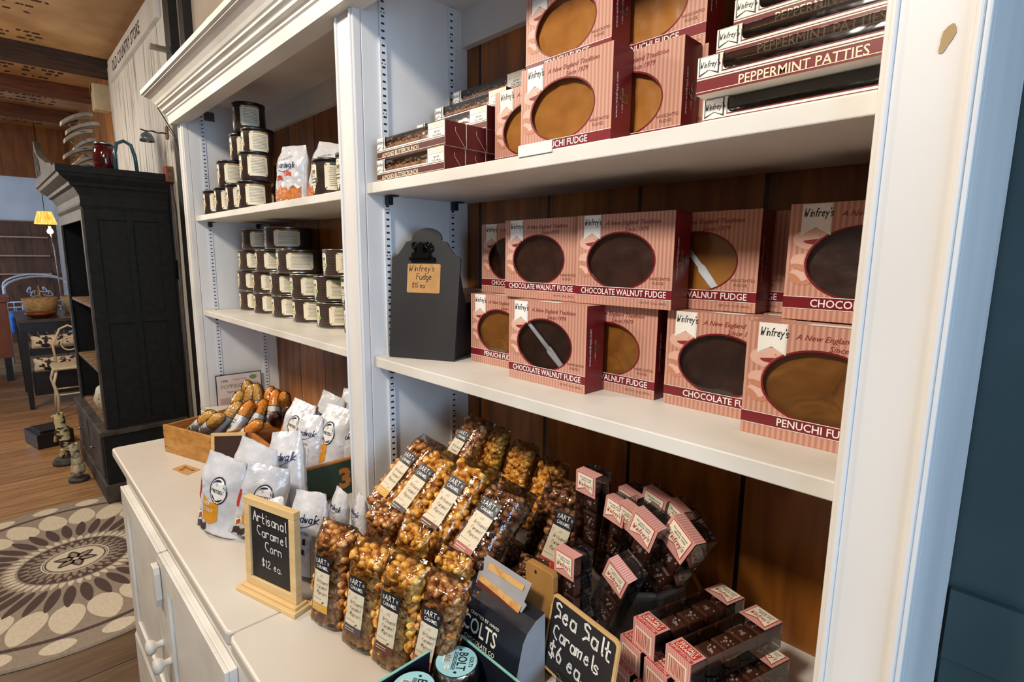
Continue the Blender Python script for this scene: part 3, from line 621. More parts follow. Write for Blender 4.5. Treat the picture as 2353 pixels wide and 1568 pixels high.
# ------------------------------------------------------------------ round tins
m_tin = mat('dark_brown_tin_print', '3c2f2a', '2a201d', rough=.32, sc=40)
m_lid = mat('black_plastic_lid', '17161a', '101013', rough=.35)
m_rim = mat('tin_rim_metal', 'c0bcae', 'a29e92', rough=.25, metal=1)
m_plaid = mat('brown_plaid_line', '5c4a42', '54433b', rough=.4)
m_badge = mat('cream_badge', 'eee4cc', 'e6dac0', rough=.5)
m_bgold = mat('gold_badge_ribbon', 'b8935a', 'a8834c', rough=.5)
m_bgreen = mat('green_badge_ribbon', '8fae5a', '7f9e4c', rough=.5)
m_bgrey = mat('grey_badge_ribbon', '4c4c46', '42423c', rough=.5)
m_panel = mat('cream_info_panel', 'e9dfc6', 'e2d6ba', rough=.5)
def tin(r, h, ribbon, tall):
    root = thing('popcorn_tin' if not tall else 'snack_can', 'x', 'tin'); b = MB()
    e = .0004
    if tall:
        b.lathe([(0, 0), (r-.001, 0), (r, .0015), (r, h-.008)], 40, 0)
    else:
        b.lathe([(0, .001), (r-.002, .001), (r, .0005), (r+.0006, .0016), (r, .0034)], 40, 1); b.lathe([(r, .0034), (r, h-.0034)], 40, 0); b.lathe([(r, h-.0034), (r+.0006, h-.002), (r, h-.0004), (r-.002, h-.0008), (0, h-.001)], 40, 1)
    def cyl(a0): return lambda u, v, w=0: ((r+e+w)*math.cos(a0+u/r), (r+e+w)*math.sin(a0+u/r), v)
    k = h/.08
    for i in range(60 if not tall else 0):      # woven check pattern
        a = 2*PI*i/60; f = cyl(a); b.add([f(0, .006, -.0002), f(.0009, .006, -.0002), f(.0009, h-.006, -.0002), f(0, h-.006, -.0002)], [(0, 1, 2, 3)], 2)
    for j in range(9 if not tall else 0):
        z = .008+(h-.016)*j/8; n = 40
        b.lathe([(r+.00015, z), (r+.00015, z+.0009)], 40, 2)
    fa = cyl(-PI/2-(.08 if tall else .10))
    def curved(pts, f, mi, w=0):
        b.add([f(u, v, w) for u, v in pts], [tuple(range(len(pts)))], mi)
    def strip(u0, u1, z0, z1, f, mi, w=0, n=6, cut=0):
        for i in range(n):
            ua = u0+(u1-u0)*i/n; ub = u0+(u1-u0)*(i+1)/n
            ca = cut if i == 0 else 0; cb = cut if i == n-1 else 0
            b.add([f(ua, z0+ca, w), f(ub, z0+cb, w), f(ub, z1-cb, w), f(ua, z1-ca, w)], [(0, 1, 2, 3)], mi)
    bw = .013
    strip(-bw, bw, h*.36, h*.84, fa, 3, 0, 8, .004); 
    for (hw, z0_, z1_) in ((.0105, .27, .36), (.0085, .19, .27), (.0045, .12, .19), (.0018, .07, .12)): strip(-hw, hw, h*z0_, h*z1_, fa, 3, 0, 4, .001)
    strip(-bw-.004, bw+.004, h*.34, h*.47, fa, 4, .0002, 8)
    b.text('1949', .0105*k, lambda u, v, w=0: fa(u, h*.57+v, .0004), 5, bold=.02, xs=.62, align='C'); b.text('PIT CO.', .0040*k, lambda u, v, w=0: fa(u, h*.50+v, .0004), 5, bold=.01, align='C', wmax=.018)
    b.text('THE', .003*k, lambda u, v, w=0: fa(u, h*.76+v, .0004), 5, align='C'); strip(-.009, .009, h*.385, h*.425, fa, 3, .0004, 4)
    rr = random.Random(2)
    for j in range(3):
        for i in range(6-j*2): u = -.0075+i*.003+j*.003; fb = fa; b.add([fb(u, h*(.30-j*.06), .0004), fb(u+.0012, h*(.29-j*.06), .0004), fb(u+.001, h*(.32-j*.06), .0004)], [(0, 1, 2)], 5)
    pc = -.42 if not tall else -.28; pw = .040 if not tall else .027; fp = cyl(pc)
    strip(-pw, pw, h*.14, h*.86, fp, 6, 0, 14, .006)
    strip(-pw*.55, pw*.95, h*.80, h*.855, fp, 4, .0002, 8)
    for j in range(10):
        z = h*(.72-.052*j); x0_ = -pw*.66+rr.uniform(0, .003); x = x0_
        while x < pw*.72:
            l = rr.uniform(.0016, .0042); b.add([fp(x, z, .0002), fp(x+l, z, .0002), fp(x+l, z+h*.014, .0002), fp(x, z+h*.014, .0002)], [(0, 1, 2, 3)], 5); x += l+.0009
    for sx in (-1, 1):
        for z in (.19, .80): b.add([fp(sx*pw*.85-.0012, h*z, .0002), fp(sx*pw*.85+.0012, h*z-.0008, .0002), fp(sx*pw*.85+.0014, h*z+.002, .0002), fp(sx*pw*.85-.001, h*z+.0026, .0002)], [(0, 1, 2, 3)], 5)
    b.build('tin_body', [m_tin, m_rim, m_plaid, m_badge, ribbon, ink, m_panel], root)
    if tall:
        l = MB(); l.lathe([(r, h-.008), (r+.0012, h-.0078), (r+.0014, h-.0008), (r+.0006, h), (r-.003, h), (r-.0035, h-.0012), (0, h-.0012)], 40); l.build('lid', m_lid, root)
    return root
P['tg'] = tin(.070, .0705, m_bgold, 0); P['tn'] = tin(.070, .0705, m_bgreen, 0); P['cg'] = tin(.045, .0795, m_bgold, 1); P['ck'] = tin(.045, .0795, m_bgrey, 1)
G = 'popcorn tins on the lower left shelf'; zt = ZS2+.0003; ord_ = ('leftmost', 'second from the left', 'third from the left', 'fourth from the left', 'fifth from the left', 'partly behind the middle post')
rows = (('bottom row', (.127, .273, .438, .602, .767, .928), 'gggnnn'), ('second row up', (.124, .273, .431, .593, .757, .918), 'gggnnn'), ('third row up', (.148, .312, .495, .819), 'gggn'), ('top row', (.195, .406), 'gg'))
for k, (rn, xs_, cs) in enumerate(rows):
    for i, (x, c) in enumerate(zip(xs_, cs)):
        nm = 'right-hand one' if (k == 3 and i == 1) else ('one by the middle post' if (k == 2 and i == 3) else ord_[i])
        put('t'+c, TR(x, .1915, zt+k*.0712), 'brown tin, %s ribbon badge, in the %s, %s' % ('gold' if c == 'g' else 'green', rn, nm), G)
G = 'lidded snack cans on the upper left shelf'; zt = ZS1+.0003
for x, y, k, c, lab in ((.141, .070, 0, 'cg', 'brown snack can with black lid at the left end of the shelf'), (.263, .070, 0, 'cg', 'brown snack can, second from the left on the shelf'), (.380, .070, 0, 'cg', 'brown snack can with cream info panel, third on the shelf'),
        (.487, .070, 0, 'cg', 'brown snack can half hidden behind the pretzel bag'), (.284, .170, 0, 'cg', 'brown snack can in the back of the bottom layer under the stack'), (.285, .078, 1, 'cg', 'brown snack can on the left step of the second layer'),
        (.284, .172, 1, 'cg', 'brown snack can in the second layer, set back between two others'), (.497, .077, 1, 'cg', 'brown snack can in the second layer beside the pretzel bag'),
        (.317, .110, 2, 'cg', 'brown snack can in the third layer at the left'), (.425, .110, 2, 'cg', 'brown snack can in the third layer at the right'), (.378, .105, 3, 'cg', 'topmost brown snack can just under the hutch ceiling'),
        (.992, .070, 0, 'ck', 'brown snack can with grey ribbon right of the silver bags'), (1.098, .075, 0, 'ck', 'brown snack can with grey ribbon half behind the middle post')):
    put(c, TR(x, y, zt+k*.0801), lab, G)

# ------------------------------------------------------------------ flexible bags
class Pil:
    def __init__(s, w, h, d, seed=0, wr=.002, topn=.09, botn=.03, px=3.0, twist=0., top_w=1., flare=0.):
        s.w, s.h, s.d, s.seed, s.wr, s.topn, s.botn, s.px, s.tw, s.top_w, s.fl = w, h, d, seed, wr, topn, botn, px, twist, top_w, flare
    def th(s, x, z):
        v = min(max(z/s.h, 0), 1); u = min(1, abs(x/(s.w/2)))
        g = min(1, (v/s.botn)**.6 if v < s.botn else 1)*min(1, ((1-v)/s.topn)**.8 if v > 1-s.topn else 1)
        return max(.0006, s.d/2*(max(0, 1-u**s.px))**.5*g)
    def pt(s, x, z, side, off=0):
        v = z/s.h
        n = noise.noise(Vector((x*45+s.seed*7, z*30, side*5)))*s.wr*.7+(.5-abs(noise.noise(Vector((x*70+z*40+s.seed, z*55-x*30, side*9)))))*s.wr*.9-.45*s.wr*.9
        pinch = 1+s.fl*max(0, 1-v/.08)-(1-s.top_w)*max(0, (v-.75)/.25)
        X = x*pinch*(1-.05*math.sin(v*PI)) ; Y = -side*(s.th(x, z)+off)+n+s.tw*max(0, v-.8)**2*20*s.d
        return (X, Y, z+.004*noise.noise(Vector((x*20, s.seed, 0)))*(v > .97))
    def mesh(s, b, mi=0, nx=30, nz=44, mback=None):
        vs = []
        for side in (1, -1):
            for j in range(nz+1):
                for i in range(nx+1):
                    t = -math.cos(PI*i/nx)*.5+.5 ; x = (t-.5)*s.w; z = s.h*j/nz
                    p = s.pt(x, z, side); vs.append(p)
        m = (nx+1)*(nz+1)
        fs = [(j*(nx+1)+i, j*(nx+1)+i+1, (j+1)*(nx+1)+i+1, (j+1)*(nx+1)+i) for j in range(nz) for i in range(nx)]
        b.add(vs[:m], fs, mi, True); b.add(vs[m:], [f[::-1] for f in fs], mi if mback is None else mback, True)
        edge = []
        for j in range(nz): edge += [(j*(nx+1), (j+1)*(nx+1), m+(j+1)*(nx+1), m+j*(nx+1)), (j*(nx+1)+nx, m+j*(nx+1)+nx, m+(j+1)*(nx+1)+nx, (j+1)*(nx+1)+nx)]
        b.add(vs, edge, mi, True)
        b.add(vs, [(i+1, i, m+i, m+i+1) for i in range(nx)]+[(nz*(nx+1)+i, nz*(nx+1)+i+1, m+nz*(nx+1)+i+1, m+nz*(nx+1)+i) for i in range(nx)], mi, True)
    def f(s, x0, z0, off=.0006, side=1, rot=0):
        off += .0006 if s.wr > .003 else 0
        c, q = math.cos(rot), math.sin(rot)
        return lambda u, v, w=0: s.pt(min(max(x0+u*c-v*q, -s.w*.495), s.w*.495), z0+u*q+v*c, side, off+w)
    def patch(s, b, x0, x1, z0, z1, mi, off=.0005, n=8, m=8, side=1, shape=None):
        off += .0005 if s.wr > .003 else 0
        for j in range(m):
            for i in range(n):
                q = []
                for du, dv in ((0, 0), (1, 0), (1, 1), (0, 1)):
                    x = x0+(x1-x0)*(i+du)/n; z = z0+(z1-z0)*(j+dv)/m
                    if shape: x, z = shape(x, z)
                    q.append(s.pt(x, z, side, off))
                b.add(q, [(0, 1, 2, 3)], mi, True)
m_silver = mat('silver_white_bag_film', 'dcdce0', 'c4c5ca', rough=.24, sc=22, metal=.12, bump=1.0, bsc=48)
m_navyfilm = mat('navy_bag_film', '1e2740', '161d33', rough=.3, sc=20, bump=.4)
m_navy = mat('navy_print', '222e5a', '1b2650', rough=.4)
m_orange_p = mat('orange_print', 'dc9a30', 'cc8822', rough=.4)
m_redp = mat('bag_red_print', 'c43c28', 'b03020', rough=.4)
m_brownp = mat('bag_brown_print', '3c2a28', '302020', rough=.4)
m_chip = mat('golden_snack_pieces', 'c8782c', '9c4c14', rough=.45, sc=90, bump=.5)
m_olive = mat('olive_print', '8a8450', '7c7644', rough=.4)
def boardwalk(b, p, x, z, sz, c=1):
    b.hand('Boardwalk', sz, p.f(x, z, .0009), c, th=.13, slant=.22, align='C', xs=.74)
    n = 14     # swash outline that loops under the name
    pts = [(-.034+.068*i/n, -.004-.008*math.sin(PI*i/n*1.2)) for i in range(n+1)]
    f = p.f(x, z, .0009)
    for i in range(n):
        (a, c_), (d, e) = pts[i], pts[i+1]; b.add([f(a*sz/.016, c_*sz/.016-.0008), f(d*sz/.016, e*sz/.016-.0008), f(d*sz/.016, e*sz/.016+.0006), f(a*sz/.016, c_*sz/.016+.0006)], [(0, 1, 2, 3)], c)
def pretz(seed, style, w=.105, h=.185, d=.052, **k):
    p = Pil(w, h, d, seed, .0036, .30, .05, 2.4, top_w=.80, **k); root = thing('pretzel_bag', 'x', 'bag'); b = MB(); p.mesh(b, 0)
    if style == 'n':      # boardwalk bag
        boardwalk(b, p, 0, h*.68, .0165); b.text('CRAFT PRETZELS', .0048, p.f(-.03, h*.56, .0009, rot=-.12), 1, bold=.01, wmax=.062)
        for i in range(3): b.add([p.f(0, 0, .0007)(x, z) for x, z in ((-.03+i*.028, h*.06), (-.0294+i*.028, h*.06), (-.0294+i*.028, h*.5), (-.03+i*.028, h*.5))], [(0, 1, 2, 3)], 1)
        p.patch(b, -w*.47, -w*.36, h*.12, h*.52, 2, .0006, 3, 10); p.patch(b, .004, .012, h*.42, h*.49, 4, .0007, 2, 3); p.patch(b, .0, .008, h*.30, h*.36, 4, .0007, 2, 3)
        n = 12; f = p.f(-.036, h*.585, .0008); b.add([f(.007*math.cos(2*PI*i/n), .009*math.sin(2*PI*i/n)) for i in range(n)], [tuple(range(n))], 1)
    elif style == 'c':    # cheese filled, with shield
        p.patch(b, -w*.47, -w*.36, h*.42, h*.66, 3, .0006, 3, 6)
        p.patch(b, -.030, .014, h*.22, h*.50, 2, .0006, 6, 6, shape=lambda x, z: (x, z-.010*math.cos((x+.008)*90)))
        f = p.f(.010, h*.62, .0007); n = 26
        sh = lambda k, o=0: [(k*.021*math.cos(2*PI*i/n), k*.027*math.sin(2*PI*i/n)) for i in range(n)]
        b.add([f(u, v) for u, v in sh(1.15)], [tuple(range(n))], 5); b.add([f(u, v, .0003) for u, v in sh(1.03)], [tuple(range(n))], 6)
        b.add([f(u, v, .0006) for u, v in sh(.93) if v > .006]+[], [tuple(range(len([1 for u, v in sh(.93) if v > .006])))], 1); q = [(u, v) for u, v in sh(.93) if v < -.008]; b.add([f(u, v, .0006) for u, v in q], [tuple(range(len(q)))], 4)
        b.text('PRETZELS', .0075, lambda u, v, w=0: p.f(.010, h*.615, .0018)(u, v-.003), 5, bold=.02, align='C', wmax=.036)
        b.text('BEER', .0085, p.f(-.026, h*.41, .0011), 6, xs=.7, wmax=.03); b.text('CHEESE', .0085, p.f(-.027, h*.33, .0011), 6, xs=.7, wmax=.036)
        f = p.f(-.037, h*.24, .0009); b.add([f(.009*math.cos(2*PI*i/16), .013*math.sin(2*PI*i/16)) for i in range(16)], [tuple(range(16))], 6); b.add([f(.0075*math.cos(2*PI*i/16), .011*math.sin(2*PI*i/16), .0003) for i in range(16)], [tuple(range(16))], 7)
        p.patch(b, -.046, -.016, h*.06, h*.16, 8, .0007, 5, 4, shape=lambda x, z: (x, z+.004*math.sin(x*300)))
    elif style == 'd':    # dark side turned to the front
        boardwalk(b, p, 0, h*.62, .0165)
    elif style == 's':    # clear foot showing snacks
        boardwalk(b, p, 0, h*.60, .014); b.text('CRAFT PRETZELS', .0042, p.f(-.02, h*.70, .0009, rot=.3), 1, wmax=.05)
        p.patch(b, -w*.45, w*.45, h*.04, h*.26, 7, .0006, 12, 6, shape=lambda x, z: (x, z+(.006*math.sin(x*260)+.004*math.sin(x*610))*(z > h*.2)))
        for xx, zz in ((-.02, .40), (.012, .47)): p.patch(b, xx-.013, xx+.013, h*zz, h*(zz+.07), 3, .0007, 6, 2, shape=lambda x, z, xx=xx: (x, z-.25*abs(x-xx)))
    ms = [m_navyfilm if style == 'd' else m_silver, m_navy if style != 'd' else m_silver, m_orange_p, m_redp, m_brownp, ink, paper, m_chip, m_brownp]
    b.build('bag', ms, root); return root
P['pn'] = pretz(1, 'n'); P['pn2'] = pretz(4, 'n', .1, .19, .05, twist=.03); P['pc'] = pretz(2, 'c', .124, .185, .056, flare=.12); P['pd'] = pretz(3, 'd', .09, .17, .045, twist=.04); P['ps'] = pretz(6, 's', .115, .150, .052)
def pose(x, y, z, rz, lean=0, roll=0): return TR(x, y, z) @ RZ(R(rz)) @ RX(-R(lean)) @ RY(R(roll))
def poseD(base, top, rz, hn):
    B, T = Vector(base), Vector(top); u = T-B; k = u.length/hn; u.normalize()
    x = Vector((math.cos(R(rz)), math.sin(R(rz)), 0)); x = (x-u*x.dot(u)).normalized(); y = u.cross(x)
    m = Matrix((x, y, u)).transposed().to_4x4() @ Matrix.Scale(k, 4); m.translation = B; return m
G = 'silver pretzel bags'
for k, h, a, lab in (
    ('pc', .185, ((1.057, -.232, .902), (1.078, -.214, 1.062), 28), 'silver cheese pretzel bag with oval badge at the front left of the bags'),
    ('pc', .185, ((1.040, -.168, .902), (1.072, -.152, 1.072), 24), 'silver pretzel bag with blue badge leaning behind the front cheese bag'),
    ('pc', .185, ((1.118, -.190, .902), (1.136, -.158, 1.045), 52), 'narrow silver pretzel bag between the front cheese bag and the tall boardwalk bag'),
    ('pn2', .19, ((1.098, -.112, .902), (1.055, -.092, 1.078), 24), 'tall silver boardwalk pretzel bag leaning upright on the green crate'),
    ('pn', .185, ((1.215, -.190, .902), (1.168, -.165, .990), 24), 'silver pretzel bag peeping over the top of the caramel corn chalkboard'),
    ('pn', .185, ((1.322, -.165, .902), (1.308, -.150, 1.046), 22), 'silver boardwalk bag standing right behind the caramel corn chalkboard'),
    ('pn2', .19, ((1.262, -.085, .902), (1.266, -.074, 1.012), -4), 'silver boardwalk bag standing in front of the number three crate by the post'),
    ('pn', .185, ((1.305, -.062, .902), (1.305, -.054, 1.008), -14), 'silver boardwalk bag close against the foot of the middle post'),
    ): put(k, poseD(*a, h), lab, G)
G = 'pretzel bags in the crate'
for k, h, a, lab in (
    ('pc', .185, ((.825, -.005, .915), (.832, .045, 1.072), 14), 'silver pretzel bag with pale green panel leaning at the left of the green crate'),
    ('pn2', .19, ((.875, .075, .915), (.912, .085, 1.100), 14), 'silver pretzel bag standing tall at the back of the green crate'),
    ('pn', .185, ((.940, -.008, .915), (.925, .022, 1.062), 20), 'silver boardwalk bag at the front right of the green crate'),
    ('pn', .185, ((1.005, .045, .915), (.995, .075, 1.062), 24), 'silver boardwalk bag in the crate, cut off by the middle post'),
    ('pn2', .19, ((.955, .112, .915), (.945, .125, 1.112), 12), 'crumpled silver pretzel bag in the back right of the green crate'),
    ('pc', .185, ((.975, .030, .920), (.970, .070, 1.085), 12), 'silver pretzel bag with brown badge wedged in the middle of the green crate'),
    ): put(k, poseD(*a, h), lab, G)
G = 'snack bags on the upper left shelf'
for k, a, lab in (
    ('ps', (.735, .078, ZS1+.0005, 16, 4, 2), 'clear-footed snack bag with red lips print right of the brown cans'),
    ('ps', (.835, .120, ZS1+.0005, 20, 4, 10), 'snack bag leaning right behind the red lips bag'),
    ('pd', (.935, .150, ZS1+.0005, 20, 2, 10), 'dark-edged snack bag standing beside the grey ribbon cans'),
    ('ps', (1.075, .180, ZS1+.0005, 10, 2, 2), 'silver snack bag behind the grey ribbon cans by the middle post'),
    ): put(k, pose(*a), lab, G)
# ------------------------------------------------------------------ crates and corn on the cob
m_crate = plank('honey_pine_crate', 'Z', .5, 'b0722c', 'd09a4e', '5a3010', (4, 4, 9), .5, off=.3, sw=.0, gsc=8)
m_crate2 = mat('orange_crate_wood', 'b87838', '96581f', rough=.55, sc=8, st=(1.2, 1.2, 9), bump=.3)
m_green = mat('worn_dark_green_paint', '1c3a2c', '14261e', rough=.55, sc=9, bump=.3, lo=.3, hi=.6)
m_numo = mat('faded_orange_paint', 'b8743a', 'a8662e', rough=.6, sc=30)
m_slate = mat('chalkboard_black', '1d1b1c', '242122', rough=.6, sc=12)
m_slateb = mat('brown_slate', '3c2420', '341e1a', rough=.6)
m_lightwood = mat('pale_pine', 'e0c08a', 'd2ae76', rough=.5, sc=8, st=(1, 1, 8), bump=.1)
m_chalk = mat('chalk_white', 'f0eeea', 'e2e0dc', rough=.8)
m_kraft = mat('kraft_card', 'c09058', 'b5844c', rough=.7, sc=40)
m_nail = mat('nail_head', '3a2a20', '2c1e16', rough=.5)
def crate(name, label, mtx, W, L_, Hh, t, front, open_front=0):
    root = thing(name, label, 'crate', mat=mtx)
    b = MB(); b.box(0, W, 0, t, 0, Hh); b.build('end_board', [front], root, bevel=.0012)
    b = MB(); b.box(0, W, L_-t, L_, 0, Hh); b.build('end_board', [m_crate], root, bevel=.0012)
    for x in (0, W-t*.8):
        b = MB(); b.box(x, x+t*.8, t+.0002, L_-t-.0002, 0, Hh*.985); b.build('side_board', [m_crate2], root, bevel=.0012)
    b = MB(); b.box(t*.8+.0002, W-t*.8-.0002, t+.0002, L_-t-.0002, .001, .006); b.build('bottom_board', m_crate2, root)
    for x, z in ((.006, Hh*.2), (.006, Hh*.8), (W-.006, Hh*.2), (W-.006, Hh*.8)):
        b = MB(); b.M = TR(x, -.0001, z) @ RX(PI/2); b.lathe([(0, .0006), (.002, .0006), (.0024, 0)], 10); b.build('nail', m_nail, root)
    return root
crate('pine_crate', 'honey pine crate of popping corn cobs at the left end of the counter', TR(.466, -.209, .9002) @ RZ(R(18.1)), .2155, .285, .078, .009, m_crate)
crate('pine_crate', 'low pine crate under the corn cobs between the two larger crates', TR(.640, -.075, .9002) @ RZ(R(10)), .14, .16, .045, .008, m_crate2) if False else None
root = thing('painted_crate', 'wooden crate with dark green end painted with an orange 3', 'crate', mat=TR(.665, -.060, .9002) @ RZ(R(-1.2)))
W, L_, Hh, t = .400, .205, .086, .010
b = MB(); b.box(0, W-t, 0, t*.8, 0, Hh); b.build('side_board', m_crate2, root, bevel=.0012)
b = MB(); b.box(0, W-t, L_-t*.8, L_, 0, Hh); b.build('side_board', m_crate2, root, bevel=.0012)
b = MB(); b.box(0, t, t*.8+.0002, L_-t*.8-.0002, 0, Hh); b.build('end_board', m_crate2, root, bevel=.0012)
b = MB(); b.box(W-t+.0002, W, 0, L_, 0, Hh, 0); b.add([(W+.0004, .002, .001), (W+.0004, L_-.002, .001), (W+.0004, L_-.002, Hh-.004), (W+.0004, .002, Hh-.004)], [(0, 1, 2, 3)], 1)
b.text('3', .046, lambda u, v, w=0: (W+.0009, .098+u, .020+v), 2, bold=.05, align='C')
b.build('painted_end', [m_crate2, m_green, m_numo], root, bevel=.0008)
b = MB(); b.box(t+.0002, W-t-.0002, t*.8+.0002, L_-t*.8-.0002, .001, .007); b.build('bottom_board', m_crate2, root)

def cobmesh(name, c1, c2):
    root = thing('popping_corn_cob', 'x', 'corn cob'); r = .0165; L_ = .155
    m = mat(name, c1, c2, rough=.35, sc=300, bump=.3)
    b = MB(); vs = []; nr, nc = 40, 14
    prof = lambda s: r*(.55+.45*math.sin(min(1, s*6)*PI/2))*(1 if s < .85 else 1-.55*((s-.85)/.15)**1.6)
    for i in range(nr*2+1):
        s_ = i/(nr*2)
        for k in range(nc*2):
            bump = .0011*abs(math.sin(k*PI/2+0))*abs(math.sin(i*PI/2*1)) if True else 0
            rr_ = prof(s_)+bump-.0003; a = 2*PI*k/(nc*2)+(i//2 % 2)*.0; vs.append((rr_*math.cos(a), rr_*math.sin(a), L_*s_))
    n = nc*2; b.add(vs, [(i*n+k, i*n+(k+1) % n, (i+1)*n+(k+1) % n, (i+1)*n+k) for i in range(nr*2) for k in range(n)]+[tuple(range(n-1, -1, -1)), tuple(range(nr*2*n, nr*2*n+n))], 0, False)
    b.build('cob', m, root)
    b = MB(); rw = r+.0013; b.lathe([(rw, .018), (rw, .108)], 28, 0); b.lathe([(rw+.0001, .107), (rw+.0001, .1085)], 28, 1); b.lathe([(rw+.0001, .0175), (rw+.0001, .019)], 28, 1)
    g = lambda u, v, w=0: ((rw+.0003)*math.cos(-PI/2+u/rw), (rw+.0003)*math.sin(-PI/2+u/rw), v)
    b.text('POPPING', .0048, lambda u, v, w=0: g(u, .088+v), 1, align='C', wmax=.022); b.text('CORN', .0048, lambda u, v, w=0: g(u, .081+v), 1, align='C')
    b.add([g(.0055*math.cos(t), .068+.0065*math.sin(t)) for t in [2*PI*i/14 for i in range(14)]], [tuple(range(14))], 2)
    rr = random.Random(1)
    for j in range(7):
        x = -.012
        while x < .012: l = rr.uniform(.002, .006); b.add([g(x, .052-.004*j), g(x+l, .052-.004*j), g(x+l, .0532-.004*j), g(x, .0532-.004*j)], [(0, 1, 2, 3)], 1); x += l+.0015
    b.build('paper_wrap', [paper, ink, m_olive], root)
    b = MB(); b.lathe([(.004, .0), (r+.002, .005), (r+.0026, .10), (r+.0015, .145), (.008, .157), (.003, .160)], 18); b.build('cellophane', clear_crinkle, root)
    return root
P['cy'] = cobmesh('yellow_kernels', 'e4b458', 'c89038'); P['co'] = cobmesh('orange_kernels', 'f0a030', 'd88018'); P['cr'] = cobmesh('dark_red_kernels', '4a1818', '2e0e10')
G = 'popping corn cobs'
def cob(k, b_, t_, lab): put(k, poseD(b_, t_, 10, (Vector(t_)-Vector(b_)).length), lab, G)
def ext(B, T, l=.150):
    B, T = Vector(B), Vector(T); d = (B-T).normalized(); return T+d*l, T
for k, B, T, lab in (
    ('cy', (.500, -.150, .935), (.560, -.112, 1.006), 'tan popping corn cob lying lowest at the left of the crate'),
    ('cy', (.530, -.135, .936), (.592, -.098, 1.004), 'tan popping corn cob second from the left, wrapper edge up'),
    ('cy', (.520, -.060, .930), (.500, -.022, 1.015), 'yellow popping corn cob with its tip well above the crate, far left group'),
    ('cy', (.560, -.100, .935), (.575, -.058, 1.008), 'yellow popping corn cob in front of the far left tall one'),
    ('cy', (.510, -.010, .925), (.520, .008, 1.030), 'pale yellow popping corn cob behind the orange ones, left of the tallest'),
    ('cy', (.490, .020, .925), (.470, .020, 1.036), 'tallest pale yellow popping corn cob against the popping corn sign'),
    ('cy', (.550, .030, .925), (.535, .026, 1.033), 'pale yellow popping corn cob right of the tallest one'),
    ('co', (.620, -.085, .925), (.610, -.032, 1.015), 'short orange popping corn cob at the front with its label showing'),
    ('co', (.640, -.050, .925), (.600, .018, 1.022), 'bright orange popping corn cob in the middle of the bunch'),
    ('co', (.600, .020, .925), (.585, .042, 1.030), 'orange popping corn cob in the back, right of centre'),
    ('co', (.640, .020, .925), (.620, .044, 1.030), 'orange popping corn cob in front of the back right pair'),
    ('co', (.605, .085, .925), (.640, .064, 1.036), 'orange popping corn cob with knobbly tip at the right back'),
    ('cr', (.600, .040, .925), (.690, .018, 1.005), 'dark red popping corn cob at the right edge of the crate'),
    ('cr', (.630, .075, .925), (.715, .048, 1.025), 'dark red popping corn cob farthest right, beside the pretzel bags'),
    ('co', (.640, -.090, .925), (.735, -.040, 1.010), 'orange popping corn cob lying across the low crate'),
    ):
    B, T = ext(B, T); B.z = max(B.z, .916); cob(k, B, T, lab)

# ------------------------------------------------------------------ signs and cards
root = thing('popping_corn_sign', 'small black-framed POPPING CORN sign leaning inside the hutch at the left', 'sign', mat=TR(.0600, .036, .905) @ RX(-.02) @ RZ(R(94)) if False else Matrix(((.03, -.9995, 0, .066), (.9995, .03, 0, .036), (0, 0, 1, .893), (0, 0, 0, 1))))
b = MB(); w_, h_ = .158, .120; b.box(0, w_, 0, .003, 0, h_, 0); b.build('frame', m_slate, root)
b = MB(); b.add([(.003, -.0004, .003), (w_-.003, -.0004, .003), (w_-.003, -.0004, h_-.003), (.003, -.0004, h_-.003)], [(0, 1, 2, 3)], 0)
f = fr(0, 0, .0008); b.text('POPPING CORN', .0165, f, 1, xs=.7, align='L', wmax=.130) if False else b.text('POPPING CORN', .016, lambda u, v, w=0: (.016+u, -.0008, .066+v), 1, wmax=.128)
b.text('Popcorn pops right off the cob!', .0075, lambda u, v, w=0: (.036+u, -.0008, .050+v), 2, bold=.01, wmax=.088); b.text('USA', .009, lambda u, v, w=0: (.018+u, -.0008, .092+v), 2, bold=.02); b.text('TWIN & TWIRL', .0055, lambda u, v, w=0: (.055+u, -.0008, .095+v), 4, wmax=.05)
b.add([(.128+.013*math.cos(t), -.0008, .100+.009*math.sin(t)) for t in [2*PI*i/16 for i in range(16)]], [tuple(range(16))], 3); b.add([(.010, -.0006, .008), (.12, -.0006, .008), (.12, -.0006, .032), (.010, -.0006, .032)], [(0, 1, 2, 3)], 5)
b.build('sign_face', [mat('pale_pink_card', 'd8c8c4', 'cdbcb8', rough=.6), m_olive, ink, mat('green_seal', '7c9468', '6c845c'), mat('grey_print', '8a807c', '7c726e'), mat('mauve_band', 'b8a09c', 'ae9692')], root)
o = MB(); cr_ = [(.625, -.226), (.695, -.208), (.678, -.173), (.612, -.193)]
o.prism([(x, y) for x, y in cr_], lambda u, v, w: (u, v, .9003+w), .0006, 0)
ex = (Vector(cr_[1])-Vector(cr_[0])).normalized(); ey = Vector((-ex.y, ex.x))
g = lambda u, v, w=0: (cr_[0][0]+ex.x*u+ey.x*v, cr_[0][1]+ex.y*u+ey.y*v, .9013)
o.hand('Corn on Cob', .0085, lambda u, v, w=0: g(.010+u, .021+v), 1, th=.12, xs=.7); o.hand('$1.00', .0095, lambda u, v, w=0: g(.022+u, .007+v), 1, th=.14, xs=.8)
tag(recalc(o.build('price_card', [m_kraft, ink])), 'small kraft price card lying flat on the white counter by the corn crate', 'card')

